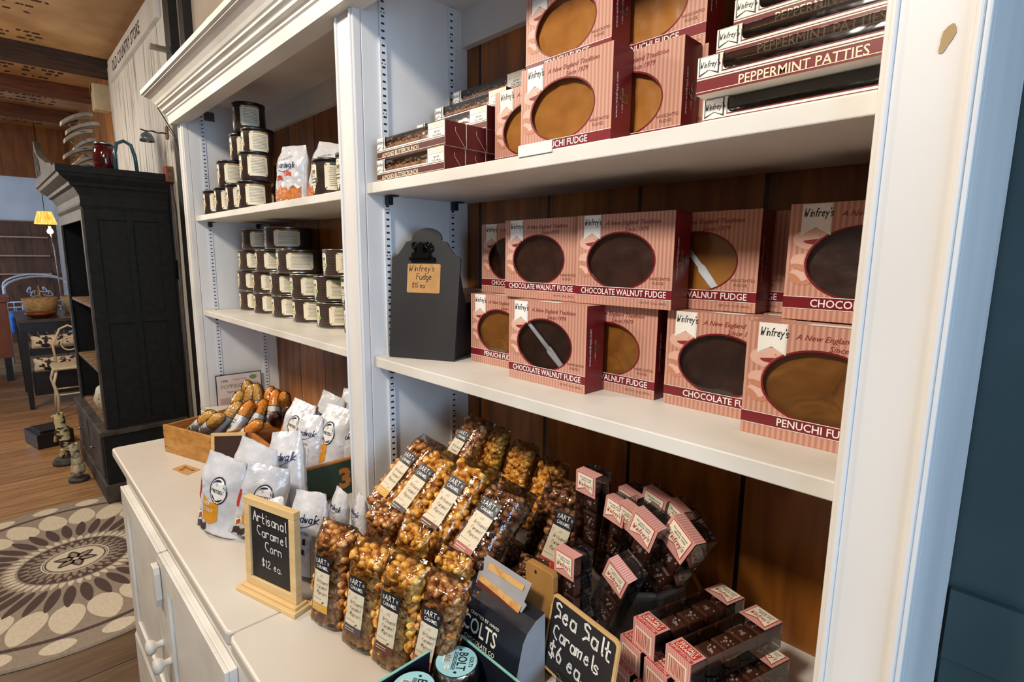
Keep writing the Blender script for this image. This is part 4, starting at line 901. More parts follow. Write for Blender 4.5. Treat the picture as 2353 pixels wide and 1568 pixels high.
# small slate leaning on the corner of the corn crate
root = thing('small_chalkboard', 'small wood-framed brown slate leaning at the corner of the corn crate', 'chalkboard', mat=TR(.678, -.146, .9008) @ RZ(R(52)) @ RX(-.14))
b = MB(); fw_, fh_ = .085, .088
for q in ((0, fw_, 0, .008), (0, fw_, fh_-.008, fh_), (0, .008, .008, fh_-.008), (fw_-.008, fw_, .008, fh_-.008)): b.box(q[0], q[1], -.004, .004, q[2], q[3])
b.build('frame', m_lightwood, root, bevel=.0008); b = MB(); b.box(.008, fw_-.008, -.001, .002, .008, fh_-.008); b.build('slate', m_slateb, root)

# artisanal caramel corn board on a foot
root = thing('caramel_corn_chalkboard', 'standing pale wood chalkboard reading Artisanal Caramel Corn $12 ea.', 'sign', mat=TR(1.287, -.262, .9003) @ RZ(R(16.5)))
b = MB(); b.box(-.012, .132, -.006, .030, 0, .0075); b.box(-.006, .127, .000, .024, .0075, .0125); b.build('foot', m_lightwood, root, bevel=.001)
bw_, bh_ = .122, .150; fm = thing('board', None, None); fm.parent = root
M_ = TR(0, .012, .0128) @ RX(-.03)
def sub(o): o.parent = root; o.matrix_local = M_; return o
bpy.data.objects.remove(fm)
b = MB()
for q in ((0, bw_, 0, .014), (0, bw_, bh_-.013, bh_), (0, .013, .014, bh_-.013), (bw_-.013, bw_, .014, bh_-.013)): b.box(q[0], q[1], -.006, .006, q[2], q[3])
sub(b.build('frame', m_lightwood, bevel=.001)); b = MB(); b.box(.013, bw_-.013, -.002, .003, .014, bh_-.013, 0)
for s_, x, z, k in (('Artisanal', .060, .112, .0165), ('Caramel', .064, .089, .0155), ('Corn', .068, .067, .0155), ('$12 ea.', .063, .038, .0125)):
    b.hand(s_, k, lambda u, v, w=0, x=x, z=z: (x+u, -.0026, z+v-u*.04), 1, th=.10, jit=.05, align='C', xs=.86 if s_ != 'Artisanal' else .76)
sub(b.build('slate', [m_slate, m_chalk]))

# sea salt caramels sign
root = thing('sea_salt_chalkboard', 'tan-edged chalkboard reading Sea Salt Caramels $6 ea. before the caramel boxes', 'sign', mat=TR(1.7535, -.0425, .9220) @ RZ(R(-7.8)) @ RX(-.17))
def rrect(w, h, r, i=0, n=5): return [(cx+(r-i)*math.cos(a), cz+(r-i)*math.sin(a)) for cx, cz, a0 in ((w-r, r, -PI/2), (w-r, h-r, 0), (r, h-r, PI/2), (r, r, PI)) for a in [a0+PI/2*k/n for k in range(n+1)]]
sw_, sh_ = .1155, .1000
b = MB(); b.prism(rrect(sw_, sh_, .009), lambda u, v, w: (u, w, v), .004); recalc(b.build('board_edge', mat('tan_board_edge', 'd8b078', 'c8a068', rough=.6), root))
b = MB(); b.add([(u, -.0004, v) for u, v in rrect(sw_, sh_, .009, .0038)], [tuple(range(24))], 0)
for s_, x, z, k in (('Sea Salt', .010, .072, .021), ('Caramels', .012, .047, .017), ('$6 ea.', .010, .022, .019)):
    b.hand(s_, k, lambda u, v, w=0, x=x, z=z: (x+u, -.0009, z+v), 1, th=.13, jit=.04, xs=.82 if s_ != 'Caramels' else .78)
b.build('slate', [m_slate, m_chalk], root)
b = MB(); b.box(.03, .085, .0042, .010, -.021, .03); b.build('prop', m_crate2, root)

# black clipboard stand
root = thing('clipboard_stand', 'black scalloped clipboard stand holding a kraft card on the middle shelf', 'clipboard', mat=TR(1.2575, .0415, ZR2+.0006) @ RZ(R(26.7)))
W = .1415
sil = [(0, 0), (W, 0), (W+.004, .195), (W-.010, .203), (W-.020, .216), (W-.026, .226), (W-.038, .229)]
c0 = W/2+.002; top_ = [(c0+.032*math.cos(a), .232+.021*math.sin(a)) for a in [PI*i/10 for i in range(11)]]
pts = sil+top_+[(.040, .229), (.028, .226), (.022, .216), (.012, .203), (-.002, .195)]
Ml = RX(-.115)
b = MB(); b.prism(pts, lambda u, v, w: (u, w, v), .004); o = recalc(b.build('board', m_slate, root)); o.matrix_local = Ml
b = MB(); b.prism([(.0, .006), (.105, .006), (.031, .19), (.022, .19)], lambda u, v, w: (.004+w, u, v-.006), .003); recalc(b.build('side_wing', m_slate, root))
b = MB(); b.prism([(.0, .006), (.105, .006), (.031, .19), (.022, .19)], lambda u, v, w: (W-.007+w, u, v-.006), .003); recalc(b.build('side_wing', m_slate, root))
b = MB(); b.add([(u+.034, -.0006, v+.128) for u, v in rrect(.071, .056, .003)], [tuple(range(24))], 0)
for s_, x, z in (("Winfrey's", .038, .170), ('Fudge', .054, .154), ('$15 ea.', .045, .138)): b.hand(s_, .0115 if s_[0] != '$' else .009, lambda u, v, w=0, x=x, z=z: (x+u, -.0011, z+v), 1, th=.09, slant=.15, jit=.05, xs=.72)
b.build('price_card', [m_kraft, ink], root).matrix_local = Ml
b = MB(); b.box(.040, .094, -.008, 0, .190, .196); b.box(.048, .086, -.013, -.006, .194, .204)
for x in (.053, .067, .081): b.M = TR(x, -.008, .218) @ RX(PI/2); b.lathe([(.0042, -.003), (.0075, -.003), (.008, 0), (.0075, .003), (.0042, .003), (.0042, -.003)], 14)
b.M = Matrix(); b.box(.051, .055, -.010, -.006, .200, .214); b.box(.079, .083, -.010, -.006, .200, .214); b.box(.061, .073, -.014, -.005, .203, .222)
b.build('bulldog_clip', mat('black_metal', '1a1a1c', '0c0c0e', rough=.25, metal=.6), root, bevel=.0008).matrix_local = Ml
# ------------------------------------------------------------------ caramel corn in clear bags
def popcorn_shape(seed):
    import bmesh
    rnd = random.Random(seed+20); bm = bmesh.new(); bmesh.ops.create_icosphere(bm, subdivisions=2, radius=1)
    dirs = [Vector((rnd.gauss(0, 1), rnd.gauss(0, 1), rnd.gauss(0, 1))).normalized() for _ in range(11)]; am = [rnd.uniform(.25, .7) for _ in dirs]
    vs = []
    for v in bm.verts:
        d = v.co.normalized(); r = .58
        for q, a in zip(dirs, am): r = max(r, .62+a*max(0, (d.dot(q)-.66)/.34)**.5*.9)
        r += .16*noise.noise(d*3.2+Vector((seed, 0, 0)))+.10*noise.noise(d*7+Vector((0, seed, 0))); vs.append(d*r*.82)
    fs = [tuple(v.index for v in f.verts) for f in bm.faces]; bm.free(); return vs, fs
KS = [popcorn_shape(i) for i in range(6)]
def caramel_mat(name, a, b_, c):
    m, t, bs = nt(name); L = t.links; bs.inputs['Roughness'].default_value = .42; bs.inputs['Coat Weight'].default_value = .15
    tc = N(t, 'ShaderNodeTexCoord'); nz = N(t, 'ShaderNodeTexNoise', Scale=95., Detail=3.); L.new(tc.outputs['Object'], nz.inputs['Vector'])
    r = N(t, 'ShaderNodeValToRGB'); e = r.color_ramp.elements; e[0].position = .36; e[0].color = lin(a); e[1].position = .64; e[1].color = lin(c)
    k = e.new(.5); k.color = lin(b_); L.new(nz.outputs['Fac'], r.inputs[0]); L.new(r.outputs[0], bs.inputs['Base Color'])
    n2 = N(t, 'ShaderNodeTexNoise', Scale=420., Detail=2.); L.new(tc.outputs['Object'], n2.inputs['Vector']); bp = N(t, 'ShaderNodeBump', Strength=.7, Distance=.0012); L.new(n2.outputs['Fac'], bp.inputs['Height']); L.new(bp.outputs[0], bs.inputs['Normal']); return m
m_gold = caramel_mat('golden_caramel_corn', '9c5414', 'd8942c', 'f0c468'); m_brn = caramel_mat('brown_caramel_corn', '74380c', 'b8722c', 'e4b070'); m_drk = caramel_mat('dark_chocolate_corn', '34190c', '6c3c1e', 'a4703e')
m_lblk = mat('black_label', '18161a', '201e22', rough=.45); m_lcream = mat('cream_label', 'dccfb4', 'd2c4a6', rough=.55)
strips = {'y': mat('yellow_label_strip', 'd8a440', 'cc9834', rough=.5), 'p': mat('purple_label_strip', '54444c', '4a3c44', rough=.5), 'b': mat('brown_label_strip', '6a3426', '5c2c20', rough=.5), 'k': mat('pink_label_strip', 'b0605a', 'a45650', rough=.5), 'r': mat('red_label_strip', 'c03024', 'b02a20', rough=.5)}
CW, CH, CD = .068, .160, .052
_k = {}
def corn_mesh(m, seed):
    if (m.name, seed) in _k: return _k[(m.name, seed)]
    rnd = random.Random(seed); b = MB(); pts = []
    hw, hd = CW/2-.0072, CD/2-.0072
    tries = 0
    while len(pts) < 230 and tries < 9000:
        tries += 1; z = rnd.uniform(.008, CH-.012); tz = 1 if z < CH*.75 else 1-.45*(z-CH*.75)/(CH*.25)
        side = rnd.random()
        if side < .42: x, y = rnd.uniform(-hw, hw), -hd*tz*rnd.uniform(.86, 1)
        elif side < .66: x, y = hw*rnd.uniform(.88, 1), rnd.uniform(-hd, hd)*tz
        elif side < .78: x, y = -hw*rnd.uniform(.88, 1), rnd.uniform(-hd, hd)*tz
        elif side < .88: x, y = rnd.uniform(-hw, hw), hd*tz
        else: x, y = rnd.uniform(-hw, hw), rnd.uniform(-hd, hd)*tz; z = CH-.013+rnd.uniform(-.004, .003) if rnd.random() < .6 else z
        p = Vector((x, y, z))
        if all((p-q).length > .0098 for q in pts): pts.append(p)
    for p in pts:
        vs, fs = KS[rnd.randrange(6)]; s_ = rnd.uniform(.0092, .0122)
        b.M = Matrix.Translation(p) @ Matrix.Rotation(rnd.uniform(0, 6.28), 4, Vector((rnd.gauss(0, 1), rnd.gauss(0, 1), rnd.gauss(0, 1))).normalized()) @ Matrix.Scale(s_, 4); b.add(vs, fs, 0, True)
    b.M = Matrix()
    o = b.build('caramel_corn', m, None); _k[(m.name, seed)] = o.data; bpy.data.objects.remove(o); return _k[(m.name, seed)]
cp = Pil(CW+.004, CH+.012, CD+.006, 5, .0016, .14, .03, 4.5, top_w=1.)
fb = MB(); cp.mesh(fb, 0, 18, 30); _o = fb.build('clear_bag', clear_crinkle, None); filmmesh = _o.data; bpy.data.objects.remove(_o)
lab_mesh = {}
def label_mesh(st):
    if st in lab_mesh: return lab_mesh[st]
    b = MB(); x0, x1 = -.023, .010; P1 = cp; off = .0004
    P1.patch(b, x0, x1, .098, .124, 0, off, 5, 4); P1.patch(b, x0, x1, .042, .098, 1, off, 5, 7); P1.patch(b, x0, x1, .028, .042, 2, off, 5, 2)
    b.text('ART', .0095, P1.f(-.0165, .1115, .0009), 3, xs=.95, wmax=.0185); b.text('THE', .0030, lambda u, v, w=0: P1.f(0, 0, .0009)(-.0172-v, .1112+u), 3, bold=.01, wmax=.0095); b.text('OF', .0030, lambda u, v, w=0: P1.f(0, 0, .0009)(.0075-v, .1125+u), 3, bold=.01)
    b.text('CARAMEL', .0060, P1.f(-.0185, .1030, .0009), 3, bold=.012, wmax=.0245)
    for s_, x, z in (('Artisanal', -.016, .0790), ('Caramel', -.015, .0690), ('Popcorn', -.014, .0590)): b.hand(s_, .0062, P1.f(x, z, .0009), 4, th=.07, slant=.3, xs=.62)
    rr = random.Random(3)
    for z in (.092, .0895, .050): b.add([P1.f(0, 0, .0008)(x, zz) for x, zz in ((-.021, z), (-.003, z), (-.003, z+.0006), (-.021, z+.0006))], [(0, 1, 2, 3)], 4)
    for z in (.0365, .0325): b.add([P1.f(0, 0, .0008)(x, zz) for x, zz in ((-.021, z), (-.002, z), (-.002, z+.0012), (-.021, z+.0012))], [(0, 1, 2, 3)], 1)
    o = b.build('label', [m_lblk, m_lcream, strips[st], paper, brown_ink]); lab_mesh[st] = o.data; bpy.data.objects.remove(o); return lab_mesh[st]
def cornbag(base, top, rz, m, st, lab, seed=1, wk=1., grp='caramel corn bags'):
    mt = poseD(base, top, rz, CH+.012)
    if wk != 1: mt = mt @ Matrix.Diagonal((wk, wk, 1, 1))
    r = thing('caramel_corn_bag', lab, 'bag', mat=mt, group=grp)
    for nm, me in (('caramel_corn', corn_mesh(m, seed)), ('clear_bag', filmmesh))+((('label', label_mesh(st)),) if st else ()):
        o = bpy.data.objects.new(nm, me); C.objects.link(o); o.parent = r
        if nm == 'caramel_corn': o['kind'] = 'stuff'
    return r
g_, br, dk = m_gold, m_brn, m_drk
for a in (
    ((1.455, -.186, .9015), (1.466, -.173, 1.058), 22, br, 'y', 'brown caramel corn bag with yellow strip, front row beside the standing chalkboard', 1),
    ((1.530, -.174, .9015), (1.549, -.161, 1.058), 22, g_, 'p', 'golden caramel corn bag with purple strip, second in the front row', 2),
    ((1.592, -.162, .9015), (1.611, -.146, 1.058), 22, g_, 'b', 'golden caramel corn bag with brown strip, third in the front row', 1),
    ((1.646, -.143, .9015), (1.662, -.118, 1.043), 24, br, 'k', 'brown caramel corn bag at the right end of the front row behind the tins', 3),
    ((1.440, -.095, .9015), (1.450, -.085, 1.050), 12, br, None, 'brown caramel corn bag standing behind the front row at the left', 2),
    ((1.520, -.090, .9015), (1.533, -.080, 1.050), 12, g_, None, 'golden caramel corn bag standing behind the front row, middle', 3),
    ((1.600, -.080, .9015), (1.612, -.070, 1.035), 12, g_, None, 'golden caramel corn bag standing behind the front row, right', 2),
    ((1.655, -.065, .9015), (1.665, -.055, 1.000), 12, br, None, 'brown caramel corn bag behind the navy chocolate carton', 1),
    ((1.362, -.050, .992), (1.376, .066, 1.103), 22, br, 'y', 'brown caramel corn bag with yellow strip leaning at the upper left of the heap', 3),
    ((1.428, -.058, .985), (1.440, .056, 1.100), 22, g_, 'p', 'golden caramel corn bag with purple strip leaning in the upper layer', 1, 1.05),
    ((1.512, -.052, .983), (1.520, .062, 1.102), 22, g_, 'b', 'golden caramel corn bag with brown strip leaning in the upper layer', 2, 1.12),
    ((1.590, -.045, .975), (1.603, .062, 1.090), 22, dk, 'k', 'dark caramel corn bag with pink strip leaning at the right of the upper layer', 1, 1.18),
    ((1.385, .075, 1.020), (1.392, .172, 1.128), 22, br, 'y', 'brown caramel corn bag at the very back top, black label half covered', 2),
    ((1.415, .150, .985), (1.425, .185, 1.118), 10, g_, None, 'golden caramel corn bag against the back boards, left', 3),
    ((1.485, .150, .970), (1.490, .200, 1.098), 10, g_, None, 'golden caramel corn bag against the back boards, middle', 1),
    ((1.555, .150, .955), (1.560, .205, 1.082), 10, g_, None, 'golden caramel corn bag against the back boards, right', 2),
    ((1.652, .085, .935), (1.668, .150, 1.080), 24, dk, 'r', 'dark caramel corn bag with red strip beside the tall caramel boxes', 3, 1.05),
    ((1.600, .115, .925), (1.615, .170, 1.070), 18, dk, None, 'dark caramel corn bag in the shadow behind the pink strip bag', 2, 1.05),
    ((1.670, .010, .9015), (1.672, .030, 1.010), 14, dk, None, 'dark caramel corn bag standing low behind the navy chocolate carton', 1, 1.05),
    ): cornbag(*a)
for x, m, s_ in ((1.385, br, 1), (1.470, g_, 2), (1.555, dk, 3), (1.630, dk, 2)):
    cornbag((x, -.040, .930), (x+.01, .118, .945), 0, m, None, 'caramel corn bag lying flat, buried beneath the leaning upper layer', s_, grp='buried caramel corn bags')

# ------------------------------------------------------------------ clear boxes of sea salt caramels
m_pk2 = stripes('coral_pinstripes', 'c88078', 'dcaca2', .0030, axis='XY'); m_cor = mat('coral_red_print', 'c23a30', 'b4342a', rough=.4)
m_milk = mat('milk_chocolate', '70402e', '5a3022', rough=.42, sc=60, bump=.2); m_cup = mat('black_paper_cup', '120c0c', '1a1212', rough=.5); m_salt = mat('salt_flake', 'e8d8c8', 'd8c4b0', rough=.3)
KW, KL, KH = .0390, .155, .0345
def carambox():
    root = thing('caramel_box', 'x', 'box'); b = MB()
    b.box(0, KW, 0, KL, 0, KH); ob = b.build('clear_sleeve', clear_box, root, bevel=.0006)
    b = MB(); e = .0005; fl = .024      # printed wrap at the front end: end face + top flap, and the back flap on top
    b.box(.0006, KW-.0006, -e, .0004, 0, KH, 0); b.add([(.0006, -e, KH+e), (KW-.0006, -e, KH+e), (KW-.0006, fl, KH+e), (.0006, fl, KH+e)], [(0, 1, 2, 3)], 0)
    rr = random.Random(2); x = .007; b.add([(.0055, -e-.0003, .004), (KW-.0055, -e-.0003, .004), (KW-.0055, -e-.0003, KH-.007), (.0055, -e-.0003, KH-.007)], [(0, 1, 2, 3)], 1)
    while x < KW-.008:
        l = rr.uniform(.0005, .0014); b.add([(x, -e-.0005, .005), (x+l, -e-.0005, .005), (x+l, -e-.0005, KH-.009), (x, -e-.0005, KH-.009)], [(0, 1, 2, 3)], 2); x += l+rr.uniform(.0006, .0013)
    tz = KH+e+.0003
    b.add([(.004, .0075, tz), (KW-.004, .0075, tz), (KW-.004, .0215, tz), (.004, .0215, tz)], [(0, 1, 2, 3)], 3)
    b.add([(.002, .001, tz), (KW-.002, .001, tz), (KW-.002, .0055, tz), (.002, .0055, tz)], [(0, 1, 2, 3)], 3)
    b.text('SEA SALT', .0048, lambda u, v, w=0: (.0065+u, .0152+v, tz+.0003), 1, bold=.02, wmax=.026); b.text('CARAMELS', .0048, lambda u, v, w=0: (.0055+u, .0092+v, tz+.0003), 1, bold=.02, wmax=.028)
    b.text('NET WT. 1.65 oz. (50g)', .0026, lambda u, v, w=0: (.004+u, .0024+v, tz+.0003), 1, wmax=.03)
    b.build('front_label', [m_pk2, ivory, m_cor, m_cor], root)
    b = MB(); y0 = KL-.033
    b.box(.0006, KW-.0006, KL-.0004, KL+e, KH*.55, KH, 0)
    b.add([(.0006, KL, KH+e), (.0006, y0, KH+e), (KW-.0006, y0, KH+e), (KW-.0006, KL, KH+e)], [(0, 1, 2, 3)], 0)
    q = [(.004, KL-.001), (.004, y0+.0035), (KW/2, y0+.0105), (KW-.004, y0+.0035), (KW-.004, KL-.001)]
    b.add([(u, v, KH+e+.0003) for u, v in q], [(0, 1, 2, 3, 4)], 2); q = [(.0048, KL-.0018), (.0048, y0+.005), (KW/2, y0+.0118), (KW-.0048, y0+.005), (KW-.0048, KL-.0018)]
    b.add([(u, v, KH+e+.0006) for u, v in q], [(0, 1, 2, 3, 4)], 1)
    b.hand(logo, .0066, lambda u, v, w=0: (.0075+u, y0+.0128+v, KH+e+.0010), 2, th=.10, slant=.25, xs=.58); b.text('SINCE 1979', .0026, lambda u, v, w=0: (.0125+u, y0+.0215+v, KH+e+.001), 3); b.text('fine quality caramels', .0024, lambda u, v, w=0: (.0095+u, y0+.0255+v, KH+e+.001), 3, wmax=.022)
    b.build('end_label', [m_pk2, ivory, m_cor, ink], root)
    rr = random.Random(5)
    for i in range(5):
        y = .006+i*.0290; b = MB(); cx, cy = KW/2, y+.013; n = 40; vs = []
        for k in range(n): a = 2*PI*k/n; r = .0148+(.0007 if k % 2 else 0); vs += [(cx+r*math.cos(a), cy+r*math.sin(a), .0015), (cx+(r+.0022)*math.cos(a), cy+(r+.0022)*math.sin(a), .015)]
        b.add(vs, [(2*k, 2*((k+1) % n), 2*((k+1) % n)+1, 2*k+1) for k in range(n)], 1); b.add([vs[2*k] for k in range(n)], [tuple(range(n-1, -1, -1))], 1)
        a = .0118; 
        for (s_, z) in (): pass
        b.add([(cx-a, cy-a, .003), (cx+a, cy-a, .003), (cx+a, cy+a, .003), (cx-a, cy+a, .003), (cx-a, cy-a, .0225), (cx+a, cy-a, .0225), (cx+a, cy+a, .0225), (cx-a, cy+a, .0225), (cx-a+.002, cy-a+.002, .0245), (cx+a-.002, cy-a+.002, .0245), (cx+a-.002, cy+a-.002, .0245), (cx-a+.002, cy+a-.002, .0245)],
              [(0, 3, 2, 1), (0, 1, 5, 4), (1, 2, 6, 5), (2, 3, 7, 6), (3, 0, 4, 7), (4, 5, 9, 8), (5, 6, 10, 9), (6, 7, 11, 10), (7, 4, 8, 11), (8, 9, 10, 11)], 0)
        for _ in range(9):
            p = Vector((cx+rr.gauss(0, .0035), cy+rr.gauss(0, .0035), .0250)); r = rr.uniform(.0006, .0012); b.box(p.x-r, p.x+r, p.y-r, p.y+r, p.z-.0006, p.z+r, 2)
        b.build('chocolate_caramel', [m_milk, m_cup, m_salt], root)
    return root
P['k'] = carambox()
G = 'sea salt caramel boxes'
def lay(x, y, z, rz, lab): put('k', TR(x, y, z) @ RZ(R(rz)), lab, G)
zt = .9012; kz = KH+.0016
for x, y, k, lab in ((1.8465, .0235, 2, 'sea salt caramel box on top of the pyramid, left one'), (1.8985, .0105, 2, 'sea salt caramel box on top of the pyramid, right one'),
        (1.8270, .0260, 1, 'sea salt caramel box in the second layer at the left, half showing'), (1.8700, .0135, 1, 'sea salt caramel box in the second layer, middle'), (1.9130, .0005, 1, 'sea salt caramel box in the second layer at the right'),
        (1.8160, .0220, 0, 'sea salt caramel box in the bottom layer at the left'), (1.8590, .0090, 0, 'sea salt caramel box in the bottom layer, second from the left'), (1.9020, -.0040, 0, 'sea salt caramel box in the bottom layer, third from the left'), (1.9450, -.0170, 0, 'sea salt caramel box in the bottom layer at the right')):
    lay(x, y, zt+k*kz, -16.5, lab)
lay(1.826, -.102, .9012, 38, 'sea salt caramel box lying askew in front of the others by the sign')
def stand(base, top, rz, lab):
    m = poseD(base, top, rz, KL) @ TR(-KW/2, KH/2, 0) @ RX(PI/2); put('k', m, lab, G)
for B, T, rz, lab in (
    ((1.751, .020, .9035), (1.750, .022, 1.0585), -6, 'sea salt caramel box standing upright at the front left beside the wood post'),
    ((1.766, .062, .925), (1.829, .034, 1.064), -12, 'sea salt caramel box leaning right in front of the glass jar'),
    ((1.712, .113, .982), (1.717, .106, 1.137), -4, 'tallest sea salt caramel box standing upright at the back left'),
    ((1.748, .150, .960), (1.768, .143, 1.112), -10, 'sea salt caramel box just behind the tallest upright one'),
    ((1.752, .105, .955), (1.768, .112, 1.108), -8, 'sea salt caramel box right beside the tallest upright one'),
    ((1.762, .125, .950), (1.795, .108, 1.108), -8, 'sea salt caramel box in the jar, third upright from the left'),
    ((1.772, .105, .945), (1.831, .092, 1.112), -9, 'sea salt caramel box in the jar with a bright edge, front middle'),
    ((1.775, .150, .950), (1.806, .155, 1.118), -8, 'sea salt caramel box in the jar, back middle'),
    ((1.785, .145, .945), (1.845, .155, 1.108), -12, 'sea salt caramel box in the jar leaning to the back right'),
    ((1.790, .115, .940), (1.878, .110, 1.108), -15, 'sea salt caramel box leaning farthest right out of the jar'),
    ): stand(B, T, rz, lab)
# ribbed glass jar
gl, t_, bs_ = nt('smoky_ribbed_glass'); bs_.inputs['Transmission Weight'].default_value = .75; bs_.inputs['Roughness'].default_value = .08; bs_.inputs['Base Color'].default_value = (.55, .50, .42, 1); bs_.inputs['IOR'].default_value = 1.3
b = MB(); n = 96; prof = [(.044, .0), (.052, .004), (.058, .03), (.062, .06), (.063, .088), (.066, .094), (.066, .098), (.061, .099), (.060, .09), (.058, .06), (.054, .03), (.048, .010), (.0, .008)]
vs = [((r+(.0008*math.cos(24*2*PI*k/n) if 1 < i < 5 else 0))*math.cos(2*PI*k/n), (r+(.0008*math.cos(24*2*PI*k/n) if 1 < i < 5 else 0))*math.sin(2*PI*k/n), z) for i, (r, z) in enumerate(prof) for k in range(n)]
b.add(vs, [(i*n+k, i*n+(k+1) % n, (i+1)*n+(k+1) % n, (i+1)*n+k) for i in range(len(prof)-1) for k in range(n)]+[tuple(range(n-1, -1, -1))], 0, True)
o = b.build('glass_jar', gl, loc=(1.783, .132, .9012)); o.scale = (1.12, 1.12, 1.05); tag(o, 'round smoky ribbed glass jar holding the leaning caramel boxes', 'jar')
# wood crate ends
root = thing('display_crate', 'pale wooden crate end post beside the sea salt sign with knot near its top', 'crate')
m_post = mat('knotty_pale_wood', 'b98a4c', '9a6c34', rough=.5, sc=7, st=(1.5, 1.5, .35), bump=.2)
b = MB(); b.prism([(0, 0), (.050, 0), (.050, .140), (.047, .145), (.004, .145), (0, .141)], lambda u, v, w: (1.708+u, -.0285+w, .9005+v), .010)
b.add([(1.727+.0022*math.cos(t), -.0287, 1.036+.003*math.sin(t)) for t in [2*PI*i/10 for i in range(10)]], [tuple(range(10))], 1); recalc(b.build('end_post', [m_post, m_nail], root, bevel=.001))
b = MB(); b.prism([(0, 0), (.156, 0), (.156, .020), (.128, .056), (.116, .060), (.106, .050), (.07, .026), (0, .026)], lambda u, v, w: (1.690+u, .235+w, .9005+v), .010); recalc(b.build('end_post', [m_post], root, bevel=.001))
b = MB(); b.add([(1.708, -.0183, .9005), (1.713, -.0183, .9005), (1.698, .2348, .9005), (1.690, .2348, .9005), (1.708, -.0183, .9245), (1.713, -.0183, .9245), (1.698, .2348, .9245), (1.690, .2348, .9245)], [(0, 3, 2, 1), (4, 5, 6, 7), (0, 1, 5, 4), (1, 2, 6, 5), (2, 3, 7, 6), (3, 0, 4, 7)]); b.build('side_rail', m_post, root)

# ------------------------------------------------------------------ chocolate display carton and foil tins
m_carton = mat('near_black_navy_carton', '1e222c', '181b24', rough=.28, sc=12); m_grey = mat('grey_card_inside', 'a8a4a4', '9c9898', rough=.6)
m_blue = mat('pale_blue_label', '9ccfd8', '90c4ce', rough=.45); m_teal2 = mat('teal_tray_edge', '8cc4b4', '7cb4a4', rough=.5); m_foil = mat('crinkled_foil', 'd8d4cc', 'b0aca4', rough=.22, metal=1, sc=60, bump=.9, bsc=120)
m_cara = mat('caramel_picture', 'd8a868', 'c08848', rough=.5, sc=90, lo=.4, hi=.6); m_chp = mat('chocolate_picture', '6a3428', '582a20', rough=.5)
root = thing('chocolate_carton', 'dark navy COLTS chocolate carton with open flap behind the foil tins', 'carton', mat=TR(1.632, 0, .9005) @ RZ(0))
prof = [(-.105, 0), (-.085, .078), (-.078, .088), (-.062, .098), (-.045, .101), (-.043, .0)]; W = .128
b = MB(); vs = [(0, y, z) for y, z in prof]+[(W, y, z) for y, z in prof]; n = len(prof)
b.add(vs, [(i, n+i, n+i+1, i+1) for i in range(n-1)]+[(n-1, 2*n-1, n, 0)], 0, False); b.add(vs, [tuple(range(n-1, -1, -1))], 0); b.add(vs, [tuple(range(n, 2*n))], 1)
Fc = lambda x, z: (lambda u, v, w=0: (x+u, -.105+.020*(z+v)/.078-.0006, z+v))
b.text('COLTS', .0200, Fc(.018, .050), 2, bold=.012, xs=.8, wmax=.088); b.text('CRAFTED BY HAND', .0042, Fc(.030, .0725), 2, bold=.008, xs=1.1, wmax=.062); b.text('CHOCOLATE CO', .0056, Fc(.026, .039), 2, bold=.012, wmax=.076)
recalc_ = b.build('carton_body', [m_carton, m_grey, ivory], root)
b = MB(); b.prism([(.014, 0), (.104, 0), (.110, .012), (.105, .014), (.112, .040), (.026, .042), (.022, .036), (.024, .020), (.016, .016)], lambda u, v, w: (u, -.064+w+v*.25, .098+v), .0008, 0)
b.add([(u, -.0650+v*.25, .098+v) for u, v in ((.032, .026), (.100, .026), (.102, .034), (.034, .036))], [(0, 1, 2, 3)], 1)
b.add([(u, -.0652+v*.25, .098+v) for u, v in ((.018, .004), (.060, .0), (.100, -.002), (.103, .008), (.060, .012), (.022, .014))], [tuple(range(6))], 1)
b.add([(u, -.0652-.0003+v*.25, .098+v) for u, v in ((.018, -.002), (.098, -.010), (.102, -.002), (.058, .003), (.018, .006))], [tuple(range(5))], 2)
b.build('open_flap', [m_grey, m_cara, m_chp], root)
root = thing('display_tray', 'black display tray with pale teal rim holding the foil tins', 'tray')
x0, x1, y0, y1, zb, zh = 1.662, 1.800, -.300, -.108, .9005, .052
for q, nm in (((x0, x0+.003, y0, y1), 'side_wall'), ((x1-.003, x1, y0, y1), 'side_wall'), ((x0+.0032, x1-.0032, y0, y0+.003), 'end_wall'), ((x0+.0032, x1-.0032, y1-.003, y1), 'end_wall')):
    b = MB(); b.box(q[0], q[1], q[2], q[3], zb, zb+zh, 0); b.box(q[0], q[1], q[2], q[3], zb+zh, zb+zh+.0012, 1); b.build(nm, [m_carton, m_teal2], root)
b = MB(); b.box(x0+.0032, x1-.0032, y0+.0032, y1-.0032, zb, zb+.002); b.build('floor_panel', m_carton, root)
